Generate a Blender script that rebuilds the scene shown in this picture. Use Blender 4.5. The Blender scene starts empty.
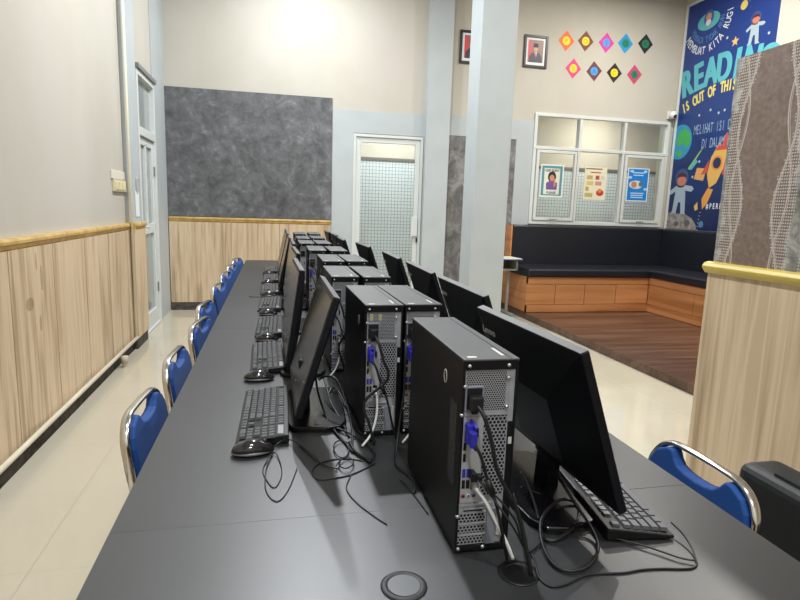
import bpy, bmesh, math, random
from mathutils import Vector, Matrix
random.seed(7)
PI = math.pi
sc = bpy.context.scene
C = sc.collection

# ------------------------------------------------------------------ mesh helpers
class B:
    """collects shapes, then links them as one mesh object"""
    def __init__(s): s.bm = bmesh.new()
    def _mark(s, n0, mi, smooth):
        s.bm.faces.ensure_lookup_table()
        for f in s.bm.faces[n0:]:
            f.material_index = mi; f.smooth = smooth
    def box(s, x0, x1, y0, y1, z0, z1, mi=0, M=None):
        n = len(s.bm.faces)
        m = Matrix.Translation(((x0+x1)/2, (y0+y1)/2, (z0+z1)/2)) @ Matrix.Diagonal((abs(x1-x0), abs(y1-y0), abs(z1-z0), 1))
        if M: m = M @ m
        bmesh.ops.create_cube(s.bm, size=1, matrix=m); s._mark(n, mi, False); return s
    def cyl(s, p, q, r, r2=None, n=16, mi=0, smooth=True, caps=True):
        k = len(s.bm.faces); p = Vector(p); q = Vector(q); d = q-p
        m = Matrix.Translation((p+q)/2) @ d.to_track_quat('Z', 'Y').to_matrix().to_4x4()
        bmesh.ops.create_cone(s.bm, cap_ends=caps, segments=n, radius1=r, radius2=r if r2 is None else r2, depth=d.length, matrix=m)
        s._mark(k, mi, smooth); return s
    def ball(s, c, r, sc3=(1, 1, 1), mi=0, n=16, M=None):
        k = len(s.bm.faces)
        m = Matrix.Translation(c) @ Matrix.Diagonal((r*sc3[0], r*sc3[1], r*sc3[2], 1))
        if M: m = M @ m
        bmesh.ops.create_uvsphere(s.bm, u_segments=n, v_segments=max(6, n//2), radius=1, matrix=m); s._mark(k, mi, True); return s
    def prism(s, pts, frame, thick, mi=0, smooth=False):
        """pts 2D outline, frame = (origin, U, V); extruded by thick along UxV"""
        k = len(s.bm.faces); o, U, V = [Vector(a) for a in frame]; N = U.cross(V).normalized()*thick
        a = [s.bm.verts.new(o+U*p[0]+V*p[1]) for p in pts]
        if thick:
            b = [s.bm.verts.new(v.co+N) for v in a]
            s.bm.faces.new(b); s.bm.faces.new(list(reversed(a)))
            for i in range(len(a)):
                j = (i+1) % len(a); s.bm.faces.new([a[i], a[j], b[j], b[i]])
        else: s.bm.faces.new(a)
        s._mark(k, mi, smooth); return s
    def tube(s, pts, r, n=8, mi=0, closed=False, flat=1.0, sub=4, up=(0, 0, 1)):
        P = [Vector(p) for p in pts]
        if sub > 1: P = crom(P, sub, closed)
        k = len(s.bm.faces); rings = []; L = len(P); prev = None
        for i, p in enumerate(P):
            a = P[(i-1) % L] if (closed or i) else p
            b = P[(i+1) % L] if (closed or i < L-1) else p
            t = (b-a).normalized() if (b-a).length > 1e-9 else Vector((0, 0, 1))
            if prev is None:
                u = Vector(up)
                if abs(u.dot(t)) > .95: u = Vector((1, 0, 0))
                side = t.cross(u).normalized()
            else:
                side = (prev - t*prev.dot(t)).normalized()
            prev = side; nn = side.cross(t)
            rr = r[i] if isinstance(r, list) else r
            rings.append([s.bm.verts.new(p + side*math.cos(2*PI*j/n)*rr + nn*math.sin(2*PI*j/n)*rr*flat) for j in range(n)])
        for i in range(L if closed else L-1):
            A = rings[i]; D = rings[(i+1) % L]
            for j in range(n):
                s.bm.faces.new([A[j], A[(j+1) % n], D[(j+1) % n], D[j]])
        if not closed:
            s.bm.faces.new(list(reversed(rings[0]))); s.bm.faces.new(rings[-1])
        s._mark(k, mi, True); return s
    def xf(s, M):
        bmesh.ops.transform(s.bm, matrix=M, verts=s.bm.verts); return s
    def out(s, name, mats, parent=None, bevel=0, seg=2, kind=None, sub=0):
        bmesh.ops.recalc_face_normals(s.bm, faces=s.bm.faces)
        me = bpy.data.meshes.new(name); s.bm.to_mesh(me); s.bm.free()
        o = bpy.data.objects.new(name, me); C.objects.link(o)
        for m in (mats if isinstance(mats, (list, tuple)) else [mats]): me.materials.append(m)
        if parent: o.parent = parent
        if bevel:
            b = o.modifiers.new('bevel', 'BEVEL'); b.width = bevel; b.segments = seg; b.limit_method = 'ANGLE'; b.angle_limit = .7
        if sub:
            b = o.modifiers.new('sub', 'SUBSURF'); b.levels = sub; b.render_levels = sub
        if kind: o['kind'] = kind
        return o

def crom(P, k, closed=False):
    out = []; n = len(P)
    for i in range(n if closed else n-1):
        if closed: a, b, c, d = P[(i-1) % n], P[i], P[(i+1) % n], P[(i+2) % n]
        else: a, b, c, d = P[max(i-1, 0)], P[i], P[i+1], P[min(i+2, n-1)]
        for j in range(k):
            t = j/k
            out.append(.5*((2*b) + (c-a)*t + (2*a-5*b+4*c-d)*t*t + (3*b-a-3*c+d)*t**3))
    if not closed: out.append(P[-1])
    return out

def thing(name, label, cat, loc=(0, 0, 0), rz=0, group=None):
    o = bpy.data.objects.new(name, None); C.objects.link(o); o.empty_display_size = .1
    o.location = loc; o.rotation_euler = (0, 0, rz); o['label'] = label; o['category'] = cat
    if group: o['group'] = group
    return o
def tag(o, label, cat, group=None, kind=None):
    o['label'] = label; o['category'] = cat
    if group: o['group'] = group
    if kind: o['kind'] = kind
    return o
def copy_tree(o, parent=None):
    c = o.copy(); C.objects.link(c); c.parent = parent
    for ch in list(o.children): copy_tree(ch, c)
    return c
def struct(b, name, m, **k): return b.out(name, m, kind='structure', **k)
def box1(*a): return B().box(*a)

# ------------------------------------------------------------------ materials
def lin(c):
    return tuple(((v/255)/12.92 if v/255 <= .04045 else ((v/255+.055)/1.055)**2.4) for v in c) + (1,)
class X:
    """tiny shader-math expression wrapper"""
    nt = None
    def __init__(s, v): s.v = v
    @staticmethod
    def op(o, *a):
        n = X.nt.nodes.new('ShaderNodeMath'); n.operation = o
        for i, x in enumerate(a):
            x = x.v if isinstance(x, X) else x
            if isinstance(x, (int, float)): n.inputs[i].default_value = x
            else: X.nt.links.new(x, n.inputs[i])
        return X(n.outputs[0])
    def __add__(s, o): return X.op('ADD', s, o)
    def __sub__(s, o): return X.op('SUBTRACT', s, o)
    def __mul__(s, o): return X.op('MULTIPLY', s, o)
    def __truediv__(s, o): return X.op('DIVIDE', s, o)
    __radd__ = __add__; __rmul__ = __mul__
    def sin(s): return X.op('SINE', s)
    def fr(s): return X.op('FRACT', s)
    def ab(s): return X.op('ABSOLUTE', s)
    def lt(s, o): return X.op('LESS_THAN', s, o)
    def gt(s, o): return X.op('GREATER_THAN', s, o)
    def mx(s, o): return X.op('MAXIMUM', s, o)
    def fl(s): return X.op('FLOOR', s)
    def pw(s, o): return X.op('POWER', s, o)
class Mat:
    def __init__(s, name, col=(128, 128, 128), rough=.5, metal=0, spec=.5, coat=0):
        s.m = bpy.data.materials.new(name); s.m.use_nodes = True; s.nt = s.m.node_tree
        s.b = s.nt.nodes['Principled BSDF']
        s.b.inputs['Base Color'].default_value = lin(col); s.b.inputs['Roughness'].default_value = rough
        s.b.inputs['Metallic'].default_value = metal; s.b.inputs['Specular IOR Level'].default_value = spec
        s.b.inputs['Coat Weight'].default_value = coat
        X.nt = s.nt
        s.tc = s.nt.nodes.new('ShaderNodeTexCoord')
    def n(s, t): return s.nt.nodes.new(t)
    def l(s, a, b): s.nt.links.new(a.v if isinstance(a, X) else a, b)
    def xyz(s):
        X.nt = s.nt; q = s.n('ShaderNodeSeparateXYZ'); s.l(s.tc.outputs['Object'], q.inputs[0]); return [X(o) for o in q.outputs]
    def noise(s, scale=(1, 1, 1), sc_=5, det=4, rough=.5, dist=0):
        X.nt = s.nt
        mp = s.n('ShaderNodeMapping'); mp.inputs['Scale'].default_value = scale; s.l(s.tc.outputs['Object'], mp.inputs[0])
        n = s.n('ShaderNodeTexNoise'); n.inputs['Scale'].default_value = sc_; n.inputs['Detail'].default_value = det
        n.inputs['Roughness'].default_value = rough; n.inputs['Distortion'].default_value = dist
        s.l(mp.outputs[0], n.inputs['Vector']); return X(n.outputs['Fac'])
    def ramp(s, f, stops):
        r = s.n('ShaderNodeValToRGB'); e = r.color_ramp.elements
        while len(e) < len(stops): e.new(.5)
        for i, (p, c) in enumerate(stops): e[i].position = p; e[i].color = lin(c)
        s.l(f, r.inputs[0]); return r.outputs[0]
    def mix(s, f, a, b, mode='MIX'):
        n = s.n('ShaderNodeMix'); n.data_type = 'RGBA'; n.blend_type = mode
        for x, i in ((f, 0), (a, 6), (b, 7)):
            if isinstance(x, tuple): n.inputs[i].default_value = lin(x)
            elif isinstance(x, (int, float)): n.inputs[i].default_value = x
            else: s.l(x, n.inputs[i])
        return n.outputs[2]
    def col(s, x): s.l(x, s.b.inputs['Base Color']); return s
    def bump(s, h, strength=.2, dist=.01):
        n = s.n('ShaderNodeBump'); n.inputs['Strength'].default_value = strength; n.inputs['Distance'].default_value = dist
        s.l(h, n.inputs['Height']); s.l(n.outputs[0], s.b.inputs['Normal']); return s
def plain(name, col, rough=.5, metal=0, spec=.5, coat=0, var=0, scale=8):
    m = Mat(name, col, rough, metal, spec, coat)
    if var:
        a = tuple(max(0, int(c*(1-var))) for c in col); b = tuple(min(255, int(c*(1+var))) for c in col)
        m.col(m.ramp(m.noise((1, 1, 1), scale), [(.3, a), (.7, b)]))
    return m.m

cream = Mat('cream_wall_paint', (224, 214, 200), .75)
cream.col(cream.ramp(cream.noise((1, 1, .6), 1.4, 6, .6), [(.3, (186, 181, 167)), (.55, (192, 187, 176)), (.75, (194, 187, 179))]))
cream.bump(cream.noise((1, 1, 1), 60), .05, .004); cream = cream.m
bluegrey = plain('pale_grey_blue_paint', (180, 187, 189), .6, var=.02, scale=3)
white_room = plain('white_ceiling_paint', (205, 204, 202), .8, var=.01)

def wood(name, lo, mid, hi, axis=2, freq=30, rough=.5, seams=None):
    m = Mat(name, mid, rough)
    s = [1, 1, 1]; s[axis] = .035
    f = m.noise(tuple(s), freq, 5, .55, .4)
    s2 = [1, 1, 1]; s2[axis] = .12
    g = m.noise(tuple(s2), freq*.28, 2, .5, .6)
    h = f*.55 + g*.45
    c = m.ramp(h, [(.38, lo), (.47, mid), (.545, hi), (.62, mid)])
    m.col(c); m.bump(f, .05, .002)
    return m
_p = wood('light_oak_wainscot_laminate', (172, 148, 119), (200, 177, 146), (214, 193, 163), 2, 28, .42)
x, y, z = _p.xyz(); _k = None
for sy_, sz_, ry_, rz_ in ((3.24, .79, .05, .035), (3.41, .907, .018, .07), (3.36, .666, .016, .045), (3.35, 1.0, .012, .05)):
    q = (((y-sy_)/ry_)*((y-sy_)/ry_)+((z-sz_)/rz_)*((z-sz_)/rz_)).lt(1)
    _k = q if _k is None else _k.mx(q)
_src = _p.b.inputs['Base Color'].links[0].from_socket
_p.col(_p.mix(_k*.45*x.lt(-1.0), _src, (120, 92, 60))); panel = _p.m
panel_pale = wood('pale_oak_partition_laminate', (168, 145, 116), (202, 179, 148), (219, 198, 168), 2, 20, .45).m
bench_wood = wood('orange_bench_wood_laminate', (164, 106, 62), (196, 133, 83), (207, 146, 97), 0, 10, .4).m
bench_wood_y = wood('orange_bench_wood_side', (164, 106, 62), (194, 131, 82), (207, 146, 97), 1, 10, .4).m
plat = wood('brown_platform_boards', (66, 46, 36), (86, 61, 48), (106, 80, 64), 0, 14, .3).m
brass = Mat('ochre_gold_rail_paint', (205, 166, 84), .35)
brass.col(brass.ramp(brass.noise((1, 1, 1), 14, 5), [(.35, (176, 142, 78)), (.6, (206, 172, 104))])); brass = brass.m
pale_gold = plain('pale_yellow_rail_paint', (214, 190, 92), .35, var=.03)
dark_kerb = plain('dark_cement_skirting', (70, 64, 58), .85, var=.35, scale=18)
pipe_m = plain('ivory_plastic_conduit', (236, 228, 206), .4)
white_metal = plain('white_powder_coated_aluminium', (212, 216, 214), .35)
cement = Mat('dark_polished_cement', (110, 112, 114), .55)
_a = cement.noise((1, 1, 1), 3.2, 9, .72, 1.0); _b = cement.noise((1, 1, 1), 9, 8, .7, .8)
cement.col(cement.ramp(_a*.55 + _b*.45, [(.36, (62, 63, 65)), (.47, (88, 89, 91)), (.55, (104, 105, 108)), (.66, (142, 144, 148))]))
cement.bump(_b, .1, .005); cement = cement.m
marble = Mat('grey_cement_strip', (120, 118, 118), .55)
_a = marble.noise((1, 1, .8), 6, 9, .72, .8)
marble.col(marble.ramp(_a, [(.36, (84, 82, 82)), (.5, (112, 111, 111)), (.64, (146, 146, 146))])); marble = marble.m

fl = Mat('glossy_cream_floor_tiles', (205, 192, 165), .12)
x, y, z = fl.xyz()
T = .6
gx = ((x+.27)/T).fr(); gy = ((y+.3)/T).fr()
j = ((gx-.5).ab().gt(.4965)).mx((gy-.5).ab().gt(.4965))
base = fl.ramp(fl.noise((1, 1, 1), .9, 4), [(.3, (198, 190, 168)), (.7, (208, 200, 181))])
fl.col(fl.mix(j, base, (184, 173, 150))); fl.b.inputs['Coat Weight'].default_value = .3
fl.l(j*.3+.09, fl.b.inputs['Roughness']); fl = fl.m

desk_top = Mat('charcoal_satin_laminate', (50, 51, 53), .42, spec=1.0)
_a = desk_top.noise((1, .5, 1), 3.5, 6, .6)
desk_top.col(desk_top.ramp(_a, [(.3, (40, 41, 42)), (.7, (48, 49, 51))]))
desk_top.l(_a*.1+.36, desk_top.b.inputs['Roughness']); desk_top = desk_top.m
desk_edge = plain('charcoal_edge_band', (60, 60, 62), .5)
dark_metal = plain('dark_grey_table_steel', (58, 60, 64), .45, metal=.3)

black = plain('black_monitor_plastic', (13, 16, 23), .5, 0, .3)
black_case = plain('black_powder_coated_case_steel', (17, 18, 22), .45, 0, .3)
case_top = plain('black_case_lid_glare_grey', (92, 93, 96), .42, var=.02, scale=30)  # same black case, its colour greyed to carry the glare on top
screen_m = plain('dark_glossy_screen', (42, 44, 40), .22, spec=1.0)  # base colour lifted to greenish grey, standing in for the reflected wall
bezel_top = plain('grey_bezel_edge', (104, 104, 106), .4)
steel = plain('galvanised_steel_plate', (172, 174, 180), .42, metal=.15, var=.05, scale=40)
steel_dk = plain('bluish_steel_bracket', (140, 145, 158), .45, metal=.15)  # darker, bluer steel of the power socket and slot bracket
chrome = plain('chromed_steel_tube', (224, 222, 218), .16, metal=1)
screw_m = plain('bright_screw_steel', (205, 206, 206), .3, metal=.7)
hole_black = plain('black_port_cavity', (9, 9, 10), .7)
usb_blue = plain('blue_usb_insert', (52, 56, 165), .5)
vga_blue = plain('blue_plug_plastic', (48, 50, 180), .35)
cable_m = plain('black_rubber_cable', (22, 22, 24), .45)
cable_w = plain('white_network_cable', (232, 234, 232), .45)
white_print = plain('white_printed_ink', (214, 214, 210), .6)
grey_print = plain('grey_printed_logo', (205, 206, 210), .5)
label_grey = plain('grey_side_sticker', (52, 53, 58), .6, var=.3, scale=120)
key_m = plain('dark_grey_keycap', (90, 91, 94), .34)
key_base = plain('black_keyboard_plastic', (16, 16, 19), .4)
mouse_m = plain('glossy_black_mouse_shell', (38, 38, 40), .12, coat=.6)
mouse_g = plain('grey_mouse_side', (118, 118, 120), .3)
blue_pad = Mat('royal_blue_upholstery', (8, 70, 144), .65); blue_pad.bump(blue_pad.noise((1, 1, 1), 300), .1, .001)
blue_pad.b.inputs['Sheen Weight'].default_value = .05; blue_pad = blue_pad.m
leather = Mat('black_bench_leatherette', (25, 28, 37), .38); leather.bump(leather.noise((1, 1, 1), 6, 5), .15, .01); leather = leather.m
leather2 = Mat('black_sofa_leatherette', (44, 45, 46), .5); leather2.bump(leather2.noise((1, 1, 1), 9, 5), .12, .01); leather2 = leather2.m

def dots(name, s, r, base=(168, 170, 176), hole=(16, 16, 18)):
    m = Mat(name, base, .45, .15); x, y, z = m.xyz()
    v = z/(s*.87); row = v.fl(); odd = (row*.5).fr()
    u = x/s + odd
    du = u.fr()-.5; dv = (v.fr()-.5)*.87
    d = (du*du+dv*dv).pw(.5)
    k = d.lt(r)
    m.col(m.mix(k, base, hole)); return m.m
mesh_fine = dots('fine_hexagonal_vent', .0042, .36)
mesh_mid = dots('hexagonal_vent', .0070, .38)
mesh_slot = dots('slot_cover_vent', .0064, .36)

def glass(name, tint, refl=1.0, alpha=1.0):
    m = bpy.data.materials.new(name); m.use_nodes = True; nt = m.node_tree; nt.nodes.clear()
    o = nt.nodes.new('ShaderNodeOutputMaterial'); t = nt.nodes.new('ShaderNodeBsdfTransparent'); t.inputs[0].default_value = lin(tint)
    g = nt.nodes.new('ShaderNodeBsdfGlossy'); g.inputs['Roughness'].default_value = .05
    f = nt.nodes.new('ShaderNodeFresnel'); f.inputs[0].default_value = 1.5
    x = nt.nodes.new('ShaderNodeMixShader'); nt.links.new(f.outputs[0], x.inputs[0]); nt.links.new(t.outputs[0], x.inputs[1]); nt.links.new(g.outputs[0], x.inputs[2])
    nt.links.new(x.outputs[0], o.inputs[0]); return m
pane = glass('clear_window_glass', (236, 240, 240))
pane_dk = plain('frosted_grey_glass', (150, 157, 156), .12)
def emis(name, col, st):
    m = bpy.data.materials.new(name); m.use_nodes = True; b = m.node_tree.nodes['Principled BSDF']
    b.inputs['Emission Color'].default_value = lin(col); b.inputs['Emission Strength'].default_value = st; return m
lamp_m = emis('lamp_diffuser_glow', (250, 250, 255), 12)

tile = Mat('white_grid_wall_tiles', (214, 222, 216), .3); x, y, z = tile.xyz()
k = (((x/.054).fr()-.5).ab().gt(.44)).mx(((z/.054).fr()-.5).ab().gt(.44))
tile.col(tile.mix(k, (226, 230, 228), (134, 143, 148))); tile = tile.m

# wavy embossed wallpaper of the partition (pattern in Y and Z of the wall face)
wp = Mat('brown_wavy_wallpaper', (122, 106, 94), .6)
x, y, z = wp.xyz()
P = .42
t = (y-1.85)/P
u = t.fr(); d = (u-.5).ab()               # .5 at the grey bands, 0 in the brown middle
w = ((z*(2*PI/.66)+.9).sin())*.075; w2 = ((z*(2*PI/.66)+3.3).sin())*.06
strand = ((d-.27+w).ab().lt(.008)).mx(((d-.295+w2).ab()).lt(.007)).mx(((d-.287+w).ab()).lt(.003)).mx(((d-.313+w2).ab()).lt(.003))
cell = (((y/.0105).fr()-.5).ab().lt(.27))*(((z/.0125).fr()-.5).ab().lt(.22))
n1 = wp.noise((1, 1, 1), 9, 6, .7, 1.5); n2 = wp.noise((1, 1, 1), 45, 4, .6)
dm = (d+(n2-.5)*.12+w).gt(.25)*((d+(n1-.5)*.15).lt(.44))*cell
grey = ((d+(n1-.5)*.3).gt(.41))
c = wp.ramp(n1*.5+n2*.5, [(.35, (108, 90, 80)), (.5, (126, 108, 97)), (.65, (142, 126, 114))])
cg = wp.ramp(n1, [(.35, (98, 96, 92)), (.5, (138, 136, 130)), (.62, (176, 174, 168))])
c = wp.mix(grey, c, cg); c = wp.mix(dm, c, (204, 200, 194)); c = wp.mix(strand, c, (188, 178, 168))
wp.col(c); wp.bump(strand+dm*.5+n2*.3, .3, .003); wp = wp.m

# ------------------------------------------------------------------ room shell
XL, XR, YB, YN, ZC = -1.27, 5.65, 7.45, -3.0, 4.35
struct(B().box(XL-.2, XR+.2, YN-.2, YB+.2, -.12, 0).box(.3, 8.4, YB+.2, 9.5, -.12, 0), 'floor', fl)
struct(box1(8.4, 8.5, YB+.2, 9.5, 0, 3.3), 'wall_corridor_far_end', white_room)
struct(box1(XL-.2, XR+.2, YN-.2, YB+.2, ZC, ZC+.12), 'ceiling', white_room)
struct(box1(XL-.2, XR+.2, YN-.2, YN, 0, ZC), 'wall_near', cream)
# left wall with the door opening Y 5.98..6.80, z 0..2.55
b = B().box(XL-.2, XL, YN, 5.91, 0, ZC).box(XL-.2, XL, 5.91, 6.72, 2.56, ZC).box(XL-.2, XL, 6.72, YB+.2, 0, ZC)
struct(b, 'wall_left', cream)
struct(box1(XR, XR+.2, YN, YB+.2, 0, ZC), 'wall_right', cream)
# back wall with openings: door X 1.0..1.92 z 0..2.27, window X 3.5..5.6 z 1.19..2.69
b = B().box(XL-.2, 1.0, YB, YB+.2, 0, ZC).box(1.0, 1.92, YB, YB+.2, 2.27, ZC).box(1.92, 3.475, YB, YB+.2, 0, ZC)
b.box(3.475, 5.575, YB, YB+.2, 0, 1.19).box(3.475, 5.575, YB, YB+.2, 2.69, ZC).box(5.575, XR+.2, YB, YB+.2, 0, ZC)
struct(b, 'wall_back', cream)
# painted grey-blue bands standing slightly proud of the cream plaster
b = B().box(.73, 1.0, YB-.012, YB, 0, 2.28).box(.73, 1.93, YB-.012, YB, 2.28, 2.555).box(2.245, 3.475, YB-.012, YB, 2.32, 2.58)
b.box(3.225, 3.475, YB-.012, YB, 0, 2.32)
struct(b, 'trim_1', bluegrey)
struct(box1(1.93, 2.245, YB-.1, YB, 0, ZC), 'wall_pilaster', bluegrey)
struct(box1(2.245, 3.225, YB-.006, YB, 0, 2.32), 'trim_2', marble)
struct(box1(-1.262, .725, YB-.02, YB, 1.17, 2.68), 'wall_dark_panel', cement)
# free-standing column
struct(box1(1.905, 2.265, 5.35, 5.67, 0, ZC), 'wall_column', bluegrey, bevel=.008)
# left wall columns
struct(box1(XL, XL+.035, 5.43, 5.86, 0, ZC), 'wall_left_column', bluegrey)
struct(box1(XL, XL+.012, 6.74, YB, 0, ZC), 'wall_corner_pilaster', bluegrey)

# wainscots (boards with dark joints)
def boards_y(b, x0, x1, y0, y1, z0, z1, step, off=0):
    y = y0; i = 0
    first = off or step
    while y < y1-.01:
        e = min(y+(first if i == 0 else step), y1); b.box(x0, x1, y+.005, e-.005, z0, z1); y = e; i += 1
def boards_x(b, y0, y1, x0, x1, z0, z1, step):
    x = x0
    while x < x1-.01:
        e = min(x+step, x1); b.box(x+.002, e-.002, y0, y1, z0, z1); x = e
b = B(); boards_y(b, XL+.008, XL+.035, YN, 5.40, .1, 1.08, .565, .377); struct(b, 'trim_wainscot_left', panel)
struct(box1(XL, XL+.006, YN, 5.38, 0, 1.1), 'trim_wainscot_backing', dark_kerb)
b = B(); b.box(XL+.0, XL+.07, 5.41, 5.86, .1, 1.08); struct(b, 'trim_wainscot_column', panel)
b = B(); boards_x(b, YB-.035, YB-.004, -1.25, .71, .1, 1.1, .66); struct(b, 'trim_wainscot_back', panel)
struct(box1(-1.25, .71, YB-.006, YB, 0, 1.12), 'trim_wainscot_joint', dark_kerb)
struct(B().box(XL, XL+.03, YN, 5.38, 0, .1).box(XL, XL+.06, 5.42, 5.85, 0, .1), 'baseboard_left', dark_kerb)
struct(box1(-1.25, .72, YB-.03, YB, 0, .1), 'baseboard_back', dark_kerb)
def rail_profile(b, frame, L):
    # stepped moulding profile extruded along its length
    b.prism([(0, 0), (.018, 0), (.03, .012), (.03, .03), (.045, .036), (.045, .05), (.036, .062), (0, .062)], frame, L)
b = B(); rail_profile(b, ((XL, 5.40, 1.075), (1, 0, 0), (0, 0, 1)), 5.40-YN); 
struct(b, 'trim_3', brass)
b = B(); rail_profile(b, ((XL+.04, 5.88, 1.075), (1, 0, 0), (0, 0, 1)), .49); b.box(XL+.01, XL+.05, 5.39, 5.88, 1.075, 1.137); struct(b, 'trim_4', brass)
b = B(); rail_profile(b, ((-1.25, YB-.03, 1.10), (0, -1, 0), (0, 0, 1)), -1.965) if False else b.prism([(0, 0), (-.012, 0), (-.024, .012), (-.024, .03), (-.036, .036), (-.036, .05), (-.03, .06), (0, .06)], ((-1.25, YB-.004, 1.10), (0, 1, 0), (0, 0, 1)), 1.965)
struct(b, 'trim_5', brass)

# partition on the right, its wainscot, rail and wallpapered top
PX, PY = 2.0, 2.262
struct(box1(PX, PX+.14, YN, PY, 1.14, 2.04), 'wall_partition', wp)
struct(box1(PX-.012, PX+.152, YN, PY+.012, 0, 1.10), 'trim_partition_panel', panel_pale)
b = B()
prof = [(0, 0), (.016, .0), (.032, .020), (.035, .032), (.024, .048), (.0, .054)]
b.prism([(-p, q) for p, q in prof], ((PX-.0, YN, 1.09), (1, 0, 0), (0, 0, 1)), -(PY+.03-YN))
b.box(PX, PX+.14, PY, PY+.03, 1.09, 1.14).box(PX, PX+.14, YN, PY, 1.095, 1.145)
struct(b, 'trim_6', pale_gold, bevel=.003)

# corridor behind the glass
struct(box1(.5, 8.4, 9.3, 9.5, 0, 4.3), 'wall_corridor', plain('cream_corridor_paint', (214, 202, 182), .7))
struct(box1(.5, 8.4, 9.28, 9.3, 0, 2.10), 'wall_corridor_tiles', tile)
struct(box1(.5, 8.4, 9.26, 9.3, 2.10, 2.145), 'trim_7', plain('brown_tile_trim', (120, 112, 104), .5))
struct(box1(.3, .5, YB+.2, 9.5, 0, 4.3), 'wall_corridor_end', white_room)
struct(box1(.3, 8.4, YB+.2, 9.5, 3.2, 3.3), 'ceiling_corridor', white_room)

# ------------------------------------------------------------------ doors and window
def frame_x(b, x0, x1, z0, z1, w, y0, y1, bottom=True, wb=None):
    b.box(x0, x0+w, y0, y1, z0, z1).box(x1-w, x1, y0, y1, z0, z1).box(x0+w, x1-w, y0, y1, z1-w, z1)
    if bottom: b.box(x0+w, x1-w, y0, y1, z0, z0+(wb or w))
win = struct(box1(3.5, 5.6, YB+.0, YB+.07, 1.19, 1.24), 'window_1', white_metal)
win.location.x = -.025
b = B(); frame_x(b, 3.5, 5.6, 1.19, 2.69, .042, YB-.03, YB+.06)
b.box(3.5, 5.6, YB-.035, YB+.06, 2.21, 2.25); b.box(4.172, 4.208, YB-.032, YB+.058, 1.24, 2.64); b.box(4.867, 4.903, YB-.032, YB+.058, 1.24, 2.64)
b.out('window_frame', white_metal, win, bevel=.004)
for x0, x1 in ((3.555, 4.16), (4.915, 5.545)):
    b = B(); frame_x(b, x0, x1, 1.245, 2.20, .038, YB-.045, YB-.002); c = b.out('casement', white_metal, win, bevel=.004)
    B().box((x0+x1)/2-.06, (x0+x1)/2+.06, YB-.06, YB-.045, 1.262, 1.275).out('window_handle', plain('grey_catch', (190, 192, 192), .4), c)
for x0, x1 in ((3.55, 4.165), (4.215, 4.86), (4.91, 5.55)):
    B().box(x0, x1, YB+.012, YB+.018, 1.24, 2.205).out('window_pane', pane, win)
    B().box(x0, x1, YB+.012, YB+.018, 2.26, 2.64).out('window_pane', pane, win)

dr = struct(B().box(1.0, 1.92, YB+.05, YB+.1, 2.22, 2.27), 'door_1', white_metal)
b = B(); frame_x(b, 1.0, 1.92, 0, 2.27, .035, YB-.02, YB+.09, False); b.out('door_frame', white_metal, dr, bevel=.004)
b = B(); frame_x(b, 1.037, 1.883, .02, 2.232, .062, YB+.0, YB+.045, True, .14); lf = b.out('door_leaf', white_metal, dr, bevel=.004)
B().box(1.1, 1.82, YB+.02, YB+.026, .15, 2.17).out('door_pane', pane, lf)
B().box(1.79, 1.875, YB-.035, YB, .98, 1.24).out('lock_box', white_metal, lf, bevel=.006)
B().box(1.865, 1.88, YB-.03, YB, .9, .96).out('lock_cylinder', hole_black, lf, bevel=.003)

dl = struct(B().box(XL-.08, XL, 5.91, 6.72, 2.50, 2.56), 'door_2', white_metal)
dl.location.y = .03
def frame_y(b, y0, y1, z0, z1, w, x0, x1, wb=None):
    b.box(x0, x1, y0, y0+w, z0, z1).box(x0, x1, y1-w, y1, z0, z1).box(x0, x1, y0+w, y1-w, z1-w, z1).box(x0, x1, y0+w, y1-w, z0, z0+(wb or w))
b = B(); frame_y(b, 5.91, 6.72, 0, 2.56, .05, XL-.07, XL+.03, .02); b.box(XL-.07, XL+.03, 5.96, 6.67, 1.96, 2.04); b.out('door_frame', white_metal, dl, bevel=.004)
b = B(); b.box(XL+.0, XL+.05, 5.90, 6.735, 2.56, 2.60); b.out('door_head_strip', plain('grey_head_strip', (120, 122, 124), .5), dl)
b = B(); frame_y(b, 5.965, 6.665, .02, 1.95, .07, XL-.045, XL+.005, .16); b.box(XL-.045, XL+.005, 6.03, 6.60, 1.0, 1.10); b.box(XL-.045, XL+.005, 6.27, 6.33, 1.1, 1.9)
lf = b.out('door_leaf', white_metal, dl, bevel=.004)
for z0, z1 in ((.17, 1.0), (1.1, 1.89)): B().box(XL-.025, XL-.019, 6.03, 6.60, z0, z1).out('door_pane', pane_dk, lf)
B().box(XL-.025, XL-.019, 5.96, 6.67, 2.04, 2.51).out('transom_pane', pane_dk, dl)
b = B(); b.box(XL+.005, XL+.03, 5.985, 6.02, .92, 1.14); b.cyl((XL+.03, 6.002, 1.08), (XL+.07, 6.002, 1.08), .009).box(XL+.06, XL+.075, 5.99, 6.11, 1.07, 1.09); b.out('door_handle', white_metal, lf, bevel=.003)
for z0 in (.35, 1.6): B().box(XL+.005, XL+.02, 6.655, 6.68, z0, z0+.1).out('hinge', plain('grey_hinge_steel', (140, 142, 145), .4, .6), lf)
struct(box1(XL-.7, XL-.62, 5.5, 7.3, 0, 3), 'wall_beyond_door', plain('dim_corridor_paint', (170, 172, 172), .7))

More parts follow.
